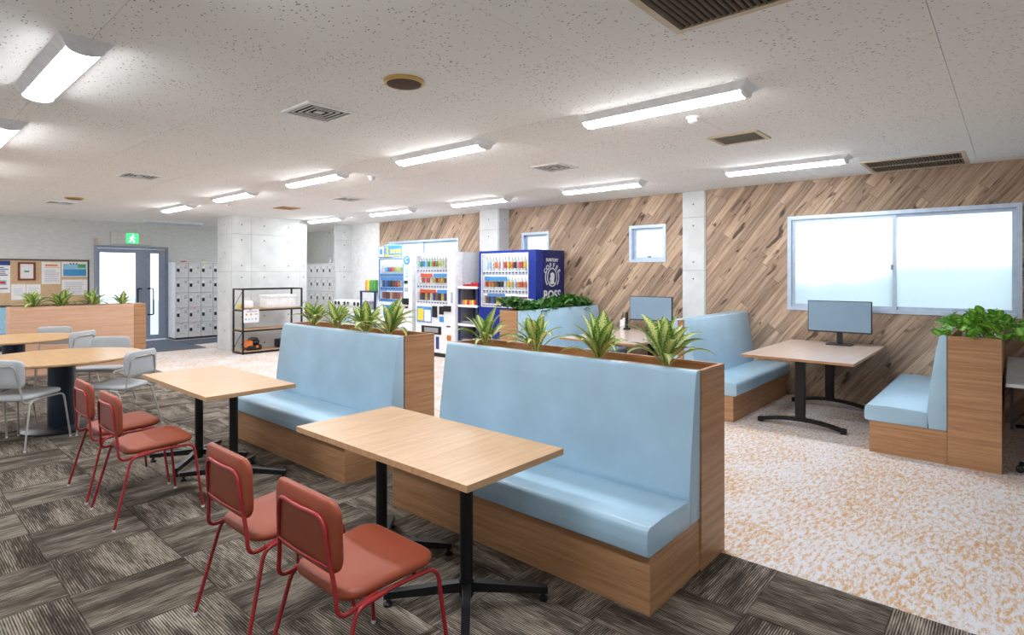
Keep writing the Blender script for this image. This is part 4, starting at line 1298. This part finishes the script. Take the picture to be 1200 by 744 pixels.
sheet('rack_notice', 'printed white notice hanging from the front of the rack', 4.85, 5.145, 0.61, 0.862, [(.12, .24, .55, .70, 'ink_orange'), (.42, .54, .55, .70, 'ink_orange'), (.7, .9, .6, .66, 'paper_ink'), (.1, .18, .2, .32, 'ink_blue'), (.3, .38, .2, .32, 'ink_sky'), (.52, .6, .2, .32, 'ink_sky'), (.75, .83, .2, .32, 'ink_blue'), (.2, .9, .82, .86, 'ink_navy'), (.35, .55, .93, .99, 'ink_blue')], y=11.099)
vc = thing('floor_cleaner', 'orange and black cleaning machine on the lowest board of the rack', 'cleaner', (5.1, 11.3, 0.055))
MB().rbox(4.95, 5.25, 11.17, 11.40, 0.056, 0.16, 0.03, 3).build('body', 'black_plastic', vc)
MB().rbox(5.05, 5.22, 11.19, 11.38, 0.16, 0.26, 0.045, 3).build('motor_cover', 'black_plastic', vc)
MB().prism([(4.93, 0.12), (5.07, 0.10), (5.07, 0.24), (5.0, 0.26)], 'y', 11.18, 11.39, 0.015, 2).build('side_cover', 'drill_orange', vc)
MB().tube(fillet([(5.02, 11.29, 0.25), (5.05, 11.29, 0.29), (5.2, 11.29, 0.28), (5.22, 11.29, 0.2)], 0.03), 0.012, 8).build('carry_handle', 'black_plastic', vc)
MB().rbox(5.12, 5.17, 11.16, 11.175, 0.10, 0.15, 0.006, 1).build('badge', 'drill_orange', vc)
tag(MB().rbox(5.62, 5.9, 11.2, 11.45, 0.0555, 0.22, 0.02, 2).build('storage_case', 'black_plastic'), 'black case on the lowest board at the right of the rack', 'case')

# ------------------------------------------------------------------ vending machines and drinks
def bottle_mesh():
    m = MB()
    m.lathe([(0.026, 0), (0.030, 0.006), (0.030, 0.04), (0.0305, 0.042), (0.0305, 0.13), (0.030, 0.132), (0.028, 0.15), (0.013, 0.185), (0.013, 0.195), (0.0145, 0.196), (0.0145, 0.213), (0.013, 0.215)], n=10, mis=[0, 0, 1, 1, 1, 0, 0, 0, 2, 2, 2])
    return m.mesh('drink_bottle', ['drink_clear', 'drink_label', 'drink_cap'])
def can_mesh(h=0.15):
    m = MB()
    m.lathe([(0.024, 0), (0.029, 0.008), (0.029, h - 0.012), (0.024, h), (0.020, h - 0.002)], n=10, mis=[2, 1, 2, 2])
    return m.mesh('drink_can', ['drink_clear', 'drink_label', 'drink_cap'])
BOT, CAN = bottle_mesh(), can_mesh()
PAL = {'green': (84, 160, 92), 'blue': (60, 130, 200), 'red': (206, 66, 58), 'orange': (232, 140, 66), 'yellow': (236, 200, 84), 'white': (228, 230, 226), 'navy': (52, 64, 110), 'brown': (132, 92, 66), 'pink': (230, 156, 160), 'black': (52, 50, 54), 'pale green': (170, 206, 140), 'pale blue': (160, 200, 226)}
ORD = ['first', 'second', 'third', 'fourth', 'fifth', 'sixth', 'seventh', 'eighth', 'ninth', 'tenth', 'eleventh', 'twelfth', 'thirteenth', 'fourteenth', 'fifteenth', 'sixteenth']
def vending(name, label, x0, x1, y0, y1, zt, body, side, glass, shelves, rows, mname, trim=0.03, strip='price_strip'):
    """front faces -x at x0; glass = (y0, y1, z0, z1); shelves = list of z"""
    t = thing(name, label, 'vending machine', ((x0 + x1) / 2, (y0 + y1) / 2, 0), 0, 'vending machines')
    gy0, gy1, gz0, gz1 = glass
    dep = 0.20
    m = MB()
    m.box(x0 + dep, x1, y0, y1, 0.06, zt)
    m.build('cabinet', side, t, smooth=0)
    m = MB()
    m.rbox(x0, x0 + dep - 0.002, y0, gy0, 0.08, zt, 0.006, 1).rbox(x0, x0 + dep - 0.002, gy1, y1, 0.08, zt, 0.006, 1)
    m.box(x0 + 0.002, x0 + dep - 0.002, gy0 - 0.004, gy1 + 0.004, gz1, zt - 0.002).box(x0 + 0.002, x0 + dep - 0.002, gy0 - 0.004, gy1 + 0.004, 0.082, gz0)
    dr = m.build('front_door', body, t, smooth=0)
    MB().box(x0 + 0.05, x1 - 0.03, y0 + 0.03, y1 - 0.03, 0.001, 0.06).build('plinth', 'slot_black', t, smooth=0)
    MB().box(x0 + dep - 0.02, x0 + dep - 0.012, gy0, gy1, gz0, gz1).build('display_back', 'display_light', dr, smooth=0)
    MB().box(x0 + 0.018, x0 + dep - 0.02, gy0, gy0 + 0.004, gz0, gz1).box(x0 + 0.018, x0 + dep - 0.02, gy1 - 0.004, gy1, gz0, gz1).box(x0 + 0.018, x0 + dep - 0.02, gy0 + 0.004, gy1 - 0.004, gz1 - 0.004, gz1).build('display_liner', 'vend_white', dr, smooth=0)
    MB().box(x0 + 0.010, x0 + 0.014, gy0, gy1, gz0, gz1).build('display_glass', 'clear_glass', dr, smooth=0)
    m = MB(); q = 0.014
    m.box(x0 - 0.004, x0 + 0.016, gy0 - q, gy0, gz0 - q, gz1 + q).box(x0 - 0.004, x0 + 0.016, gy1, gy1 + q, gz0 - q, gz1 + q).box(x0 - 0.004, x0 + 0.016, gy0, gy1, gz0 - q, gz0).box(x0 - 0.004, x0 + 0.016, gy0, gy1, gz1, gz1 + q)
    m.build('glass_trim', strip, dr, smooth=0)
    for r_, (zs, row) in enumerate(zip(shelves, rows)):
        sh = MB().box(x0 + 0.03, x0 + dep - 0.02, gy0, gy1, zs - 0.012, zs).box(x0 + 0.022, x0 + 0.03, gy0, gy1, zs - 0.075, zs).build('shelf', 'price_strip' if strip != 'shelf_blue' else ('shelf_blue'), dr, smooth=0)
        bt = MB(); n = len(row['c'])
        for i in range(n):
            yc = gy0 + (gy1 - gy0) * (i + 0.5) / n
            bt.box(x0 + 0.018, x0 + 0.022, yc - 0.022, yc + 0.022, zs - 0.040, zs - 0.018)
        bt.build('button_strip', 'price_dot', sh, smooth=0)
        bt = MB()
        for i in range(n):
            yc = gy0 + (gy1 - gy0) * (i + 0.5) / n
            bt.box(x0 + 0.018, x0 + 0.022, yc - 0.022, yc + 0.022, zs - 0.068, zs - 0.048)
        bt.build('price_tags', 'vend_grey', sh, smooth=0)
        for (fa, fb, mt) in row.get('cards', ()):
            zc = zs + row.get('cz', 0.18)
            MB().box(x0 + 0.030, x0 + 0.034, gy1 - (gy1 - gy0) * fb, gy1 - (gy1 - gy0) * fa, zc, zc + 0.07).build('header_card', mt, sh, smooth=0)
        for i, cn in enumerate(row['c']):
            yc = gy1 - 0.012 - (gy1 - gy0 - 0.024) * (i + 0.5) / n       # left to right as seen
            kind = row['k']
            b = link('drink_' + kind, BOT if kind == 'bottle' else CAN, None, (x0 + 0.085, yc, zs + 0.0005), (0, 0, random.uniform(0, 6)))
            s = row.get('s', 1.0); wd = (gy1 - gy0) / n * 0.455 / 0.0305; b.scale = (wd, wd, s)
            b.color = lin(PAL[cn])
            nm = ['top', 'middle', 'bottom'][r_]
            tag(b, '%s-labelled %s on the %s shelf of the %s, %s from left' % (cn, kind, nm, mname, ORD[i]), kind, 'drinks in the %s' % mname)
    return t, dr

B_ = 'bottle'; C_ = 'can'
# navy machine
t, dr = vending('vending_machine', 'navy blue drinks vending machine with a white logo on its side', 7.10, 7.86, 5.72, 6.99, 1.945, 'blue_gloss', 'navy_side', (5.89, 6.92, 1.0, 1.885), [1.60, 1.288, 1.035],
    [dict(k=B_, c=['white', 'pale blue', 'white', 'orange', 'pink', 'white', 'red', 'yellow', 'orange', 'black', 'pink', 'red', 'yellow', 'pale green'], s=1.16),
     dict(k=B_, c=['red', 'orange', 'orange', 'brown', 'black', 'black', 'white', 'yellow', 'yellow', 'pale blue', 'orange', 'red', 'orange', 'red'], s=1.0, cards=((0.04, 0.55, 'ink_blue'),), cz=0.15),
     dict(k=C_, c=['brown', 'navy', 'blue', 'navy', 'yellow', 'yellow', 'navy', 'brown', 'blue', 'navy', 'pink', 'black', 'navy', 'brown', 'red', 'navy'], s=1.0, cards=((0.1, 0.5, 'ink_blue'),), cz=0.13)], 'navy vending machine')
MB().rbox(7.085, 7.10, 6.15, 6.75, 0.25, 0.45, 0.006, 1).build('delivery_flap', 'slot_black', dr)
MB().rbox(7.085, 7.10, 5.76, 5.87, 0.85, 1.15, 0.006, 1).build('coin_panel', 'vend_grey', dr)
# its side lettering and emblem (side faces -y at y = 5.72)
YS = 5.7195
def letter(me, x, z, parent, rot=0.0, mat='logo_white', name='lettering', y=YS):
    me.materials.clear(); me.materials.append(MATS[mat])
    o = bpy.data.objects.new(name, me); COL.objects.link(o)
    off = ROOT[parent.name]
    o.location = (x - off[0], y - off[1], z - off[2]); o.rotation_euler = (R(90), 0, 0)
    o.rotation_euler = Euler((R(90), 0, 0)).to_matrix().to_4x4().to_euler() if rot == 0 else (Matrix.Rotation(-rot, 4, 'Y') @ Matrix.Rotation(R(90), 4, 'X')).to_euler()
    o.parent = parent
    return o
lgx, lgz = 7.528, 1.505
letter(text_mesh('SUNTORY', 0.072, bold=0.002), lgx, 1.778, t)
for i, ch in enumerate('COFFEE'):
    a = R(60 - 24 * i)
    letter(text_mesh(ch, 0.105, bold=0.003), lgx - 0.205 * math.sin(a), lgz + 0.185 * math.cos(a), t, rot=a)
for sgn, word in ((1, 'FINEST TASTE'), (-1, 'AROMA BLEND')):
    pass
bo = letter(text_mesh('BOSS', 0.205, bold=0.006), lgx, 1.20, t)
m = MB()
def oval(rx, rz, n=40, a0=0, a1=360): return [(lgx + rx * math.cos(R(a0 + (a1 - a0) * k / n)), lgz - 0.01 + rz * math.sin(R(a0 + (a1 - a0) * k / n))) for k in range(n + (0 if a1 - a0 == 360 else 1))]
def ringband(mb, rx0, rz0, rx1, rz1, y0, y1, a0=0, a1=360, n=40):
    A = oval(rx0, rz0, n, a0, a1); Bq = oval(rx1, rz1, n, a0, a1); N = len(A)
    for i in range(N if a1 - a0 == 360 else N - 1):
        j = (i + 1) % N
        mb.prism([A[i], A[j], Bq[j], Bq[i]], 'y', y0, y1)
ringband(m, 0.135, 0.155, 0.118, 0.138, YS - 0.002, YS)
ringband(m, 0.19, 0.195, 0.170, 0.172, YS - 0.002, YS, 150, 222, 10)
ringband(m, 0.19, 0.195, 0.170, 0.172, YS - 0.002, YS, -42, 30, 10)
# a plain head in profile with a pipe
def pl(pts): return [(lgx + a * 0.118, lgz - 0.01 + b * 0.138) for a, b in pts]
for q in ([(-.45, .45), (.1, .62), (.55, .35), (.5, -.1), (-.1, -.1), (-.35, .1)], [(-.35, .1), (-.1, -.1), (-.12, -.4), (-.5, -.38), (-.55, -.1)], [(-.1, -.1), (.5, -.1), (.35, -.55), (-.12, -.4)],
          [(-.12, -.4), (.35, -.55), (.75, -.75), (-.45, -.85)], [(-.55, -.45), (-.3, -.42), (-.35, -.65), (-.62, -.68)]):
    m.prism(pl(q), 'y', YS - 0.002, YS)
m.build('emblem', 'logo_white', t, smooth=0)

# white machine
t, dr = vending('vending_machine', 'white drinks vending machine with orange and blue shelf cards', 7.10, 7.86, 7.60, 8.715, 1.955, 'vend_white', 'vend_side', (7.81, 8.69, 1.0, 1.895), [1.645, 1.343, 1.04],
    [dict(k=B_, c=['green', 'blue', 'pale blue', 'green', 'pale green', 'red', 'green', 'yellow', 'pale green', 'white', 'yellow'], s=1.12),
     dict(k=B_, c=['white', 'red', 'pink', 'red', 'white', 'yellow', 'brown', 'orange', 'yellow', 'brown', 'orange'], s=0.98, cards=((0.1, 0.5, 'shelf_red'), (0.52, 0.98, 'ink_blue')), cz=0.15),
     dict(k=C_, c=['brown', 'navy', 'yellow', 'brown', 'white', 'navy', 'brown', 'black', 'yellow', 'navy', 'brown'], s=1.15, cards=((0.08, 0.62, 'shelf_red'), (0.64, 0.99, 'shelf_blue')), cz=0.15)], 'white vending machine')
def fb(name, y0, y1, z0, z1, mt, th=0.012, par=None, x=7.10):
    par = par or dr
    return MB().rbox(x - th, x + 0.001, y0, y1, z0, z1, min(0.004, th * 0.4), 1).build(name, mt, par)
n1 = fb('notice_panel', 8.24, 8.67, 0.63, 0.93, 'shelf_blue', 0.006)
fb('notice_paper', 8.47, 8.64, 0.66, 0.89, 'ink_yellow', 0.009, n1); fb('notice_paper', 8.26, 8.44, 0.65, 0.87, 'paper', 0.009, n1)
fb('card_reader', 8.08, 8.20, 0.74, 0.95, 'slot_black', 0.03)
fb('coin_slot', 7.90, 8.02, 0.80, 0.95, 'slot_black'); fb('coin_label', 7.90, 8.02, 0.66, 0.76, 'ink_blue', 0.005)
fb('bill_slot', 7.70, 7.87, 0.86, 0.965, 'slot_black', 0.04)
fl = fb('delivery_flap', 7.97, 8.53, 0.42, 0.57, 'slot_black', 0.008); fb('flap_glass', 8.05, 8.45, 0.45, 0.54, 'crate_grey', 0.011, fl)
fb('return_cup', 7.70, 7.80, 0.33, 0.43, 'lens_brown', 0.02); fb('side_sticker', 8.03, 8.12, 0.15, 0.38, 'ink_navy', 0.004); fb('small_slot', 7.72, 7.82, 0.575, 0.60, 'slot_black')
MB().box(7.09, 7.10, 7.66, 7.70, 1.02, 1.22).build('door_lock', 'vend_grey', dr, smooth=0)

# promotional machine with the sign on top
t, dr = vending('vending_machine', 'white and blue drinks vending machine with a promotional top sign', 7.10, 7.86, 8.83, 9.93, 1.88, 'vend_white', 'vend_side', (9.10, 9.89, 1.0, 1.845), [1.555, 1.278, 1.035],
    [dict(k=B_, c=['white', 'pale blue', 'blue', 'red', 'orange', 'pale green', 'yellow', 'pale green', 'green'], s=1.0),
     dict(k=C_, c=['navy', 'blue', 'navy', 'black', 'brown', 'red', 'orange', 'white', 'green'], s=1.15, cards=((0.02, 0.98, 'shelf_blue'),), cz=0.14),
     dict(k=C_, c=['brown', 'red', 'navy', 'yellow', 'red', 'brown', 'red', 'pink', 'red'], s=1.05)], 'promotional vending machine', strip='shelf_blue')
sg = fb('top_sign', 9.12, 9.90, 1.885, 2.12, 'shelf_blue', 0.02)
m = MB()
pts = [(9.18 + 0.6 * k / 12, 2.118 + 0.045 * math.sin(PI * k / 12)) for k in range(13)]
m.prism(pts, 'x', 7.081, 7.10).build('sign_crest', 'ink_sky', sg, smooth=0)
fb('sign_badge', 9.70, 9.88, 1.90, 2.11, 'logo_white', 0.024, sg); fb('badge_ring', 9.745, 9.835, 1.95, 2.06, 'shelf_blue', 0.027, sg)
me = text_mesh('3', 0.26, bold=0.006); me.materials.append(MATS['ink_yellow'])
o = bpy.data.objects.new('numeral', me); COL.objects.link(o); o.parent = sg
off = ROOT[sg.name]; o.location = (7.078 - off[0], 9.60 - off[1], 2.0 - off[2]); o.rotation_euler = (R(90), 0, R(-90))
for i, yy in enumerate((9.46, 9.36, 9.26, 9.17)):
    q = fb('sign_character', yy - 0.035, yy + 0.035, 1.96, 2.05, 'ink_yellow', 0.023, sg); 
    fb('character_gap', yy - 0.015, yy + 0.015, 1.985, 2.005, 'shelf_blue', 0.025, sg)
fb('sign_band', 9.14, 9.68, 1.90, 1.93, 'ink_yellow', 0.023, sg)
MB().lathe([(0.09, -0.012), (0.09, 0.0)], (7.10, 8.975, 1.94 - 0.12), 24, axis='x').build('round_sticker', 'shelf_blue', dr)
me = text_mesh('C', 0.13, bold=0.004); me.materials.append(MATS['logo_white'])
o = bpy.data.objects.new('sticker_mark', me); COL.objects.link(o); o.parent = dr
off = ROOT[dr.name]; o.location = (7.086 - off[0], 8.975 - off[1], 1.82 - off[2]); o.rotation_euler = (R(90), 0, R(-90))
for z in (1.62, 1.56, 1.50): fb('side_print', 8.93, 9.02, z - 0.02, z + 0.02, 'ink_sky', 0.004)
fb('card_reader', 8.95, 9.05, 1.36, 1.42, 'slot_black', 0.02); fb('coin_slot', 8.94, 9.05, 1.20, 1.29, 'vend_grey'); fb('bill_slot', 8.92, 9.08, 0.95, 1.07, 'slot_black', 0.04)
fb('small_slot', 8.94, 9.04, 0.88, 0.91, 'slot_black'); fb('notice_panel', 9.12, 9.3, 0.72, 0.86, 'slot_black', 0.006); fb('notice_panel', 9.4, 9.75, 0.70, 0.92, 'ink_blue', 0.005)
fb('delivery_flap', 9.15, 9.7, 0.25, 0.45, 'slot_black', 0.008); fb('return_cup', 8.93, 9.0, 0.32, 0.38, 'lens_brown', 0.015)

# crate rack between the white and navy machines
cr = thing('crate_rack', 'navy tiered crate rack between the white and navy machines', 'rack', (7.32, 7.3, 0))
cx0, cx1, cy0, cy1 = 7.16, 7.57, 7.08, 7.58
for (x, y) in ((cx0, cy0), (cx0, cy1 - 0.03), (cx1 - 0.03, cy0), (cx1 - 0.03, cy1 - 0.03)):
    MB().box(x, x + 0.03, y, y + 0.03, 0, 1.33).build('post', 'crate_navy', cr, smooth=0)
for zs in (0.33, 0.65, 0.99, 1.32):
    s_ = MB().box(cx0 - 0.005, cx1, cy0 - 0.005, cy1 + 0.005, zs - 0.02, zs).build('tray', 'vend_white', cr, smooth=0)
    MB().box(cx0 - 0.012, cx0 - 0.005, cy0, cy1, zs - 0.035, zs + 0.01).build('tray_lip', 'vend_white', s_, smooth=0)
MB().box(cx1 - 0.012, cx1 - 0.004, cy0 + 0.03, cy1 - 0.03, 0.05, 1.30).build('back_sheet', 'crate_grey', cr, smooth=0)
MB().box(cx0 + 0.03, cx1 - 0.03, cy1 - 0.012, cy1 - 0.004, 0.05, 1.30).build('side_sheet', 'crate_grey', cr, smooth=0)
rn = random.Random(9)
for i in range(7):
    y = cy0 + 0.07 + 0.06 * i; z = 1.3205
    b = MB().rbox(-0.07, 0.07, -0.026, 0.026, 0, 0.045 + 0.03 * (i < 3), 0.012, 2).build('snack_pack', 'snack_red', loc=(7.28 + rn.uniform(-.03, .03), y, z))
    tag(b, 'red snack pack on top of the crate rack, %s from the navy machine' % ORD[i], 'snack', 'red snack packs on the crate rack')
for i in range(7):
    y = cy0 + 0.07 + 0.06 * i
    b = MB().rbox(-0.06, 0.06, -0.026, 0.026, 0, 0.09, 0.008, 1).build('snack_cup', ['ink_orange', 'snack_red', 'ink_yellow'][i % 3], loc=(7.28, y, 0.9905))
    tag(b, '%s snack cup on the second tier of the crate rack, %s from right' % (['orange', 'red', 'yellow'][i % 3], ORD[i]), 'snack', 'snack cups on the crate rack')
for zs, lab in ((0.6505, 'dark tray of small goods on the third tier of the crate rack'), (0.3305, 'dark tray of small goods on the lowest tier of the crate rack')):
    b = MB().box(7.20, 7.48, 7.14, 7.52, zs, zs + 0.015)
    b.box(7.20, 7.21, 7.14, 7.52, zs, zs + 0.05).box(7.47, 7.48, 7.14, 7.52, zs, zs + 0.05).box(7.21, 7.47, 7.14, 7.15, zs, zs + 0.05).box(7.21, 7.47, 7.51, 7.52, zs, zs + 0.05)
    tag(b.build('goods_tray', 'crate_grey', smooth=0), lab, 'tray')

# stand with cans and the recycling bins left of the promotional machine
sd = thing('display_stand', 'small navy framed stand carrying green cartons', 'stand', (7.4, 10.55, 0))
sx0, sx1, sy0, sy1, sz = 7.28, 7.68, 10.30, 10.85, 1.18
for (x, y) in ((sx0, sy0), (sx0, sy1 - 0.035), (sx1 - 0.035, sy0), (sx1 - 0.035, sy1 - 0.035)):
    MB().box(x, x + 0.035, y, y + 0.035, 0, sz).build('post', 'crate_navy', sd, smooth=0)
for z in (sz, 0.75, 0.35):
    MB().box(sx0 - 0.004, sx1, sy0 - 0.004, sy1 + 0.004, z - 0.03, z).build('shelf_board', 'crate_navy' if z == sz else 'vend_white', sd, smooth=0)
MB().box(sx1 - 0.02, sx1 - 0.01, sy0 + 0.035, sy1 - 0.035, 0.05, sz - 0.03).build('back_sheet', 'vend_white', sd, smooth=0)
for i, (y, c, cn) in enumerate(((10.70, 'ink_orange', 'orange'), (10.62, 'ink_yellow', 'yellow'), (10.54, 'ink_green', 'green'), (10.46, 'ink_green', 'green'), (10.38, 'ink_green', 'green'))):
    ct = MB().rbox(7.33, 7.42, y - 0.035, y + 0.035, sz + 0.0005, sz + 0.22, 0.004, 1)
    ct.prism([(7.33 + 0.01, sz + 0.22), (7.41, sz + 0.22), (7.375, sz + 0.245)], 'y', y - 0.034, y + 0.034)
    tag(ct.build('drink_carton', c, smooth=0), '%s drink carton on the navy stand, %s from left' % (cn, ORD[i]), 'carton', 'drink cartons on the stand')
ap = MB().lathe([(0.005, 0), (0.03, 0.008), (0.042, 0.035), (0.036, 0.065), (0.01, 0.07), (0.002, 0.062)], (7.40, 10.42, 0.7505), 12)
tag(ap.build('red_ball', 'snack_red'), 'red round item on the middle shelf of the navy stand', 'ball')
for i, (y, lab) in enumerate(((11.10, 'white recycling bin with a round opening beside the navy stand'), (11.50, 'middle white recycling bin with a round opening'), (11.88, 'white recycling bin next to the alcove pillar'))):
    b = thing('recycling_bin', lab, 'bin', (7.55, y, 0), 0, 'white recycling bins')
    MB().rbox(7.36, 7.76, y - 0.175, y + 0.175, 0.0, 0.80, 0.02, 2).build('bin_body', 'vend_white', b)
    MB().rbox(7.35, 7.77, y - 0.18, y + 0.18, 0.802, 0.95, 0.03, 3).build('bin_lid', 'vend_white', b)
    for s in (-0.07, 0.07):
        MB().lathe([(0.045, -0.004), (0.045, 0.002)], (7.35, y + s, 0.875), 14, axis='x').build('opening', 'slot_black', b)
    MB().box(7.355, 7.36, y - 0.1, y + 0.1, 0.45, 0.62).build('bin_label', 'ink_sky', b, smooth=0)

# ------------------------------------------------------------------ outside, seen through glass
struct(MB().box(XW + 0.3, XW + 40, -30, 40, -0.5, -0.45).build('ground_outside', 'asphalt', smooth=0), 'pale ground outside the windows')
struct(MB().box(-6, 12, YB + 0.3, YB + 40, -0.3, -0.05).build('ground_entrance', 'asphalt', smooth=0), 'pale pavement outside the entrance door')
hd = MB(); rn = random.Random(2)
for i in range(22):
    y = -6 + 0.55 * i; r_ = rn.uniform(0.5, 0.75); hh = (1.62 if y < 1.6 else 1.38) + rn.uniform(-.12, .12)
    hd.lathe([(0.05, -0.5), (r_, -0.3), (r_ * 1.1, hh * 0.5), (r_ * 0.9, hh * 0.8), (r_ * 0.4, hh), (0.02, hh + 0.05)], (10.9 + rn.uniform(-.3, .3), y, 0), 10)
tag(hd.build('hedge', 'hedge'), 'blurred green hedge outside the wide frosted window', 'hedge')
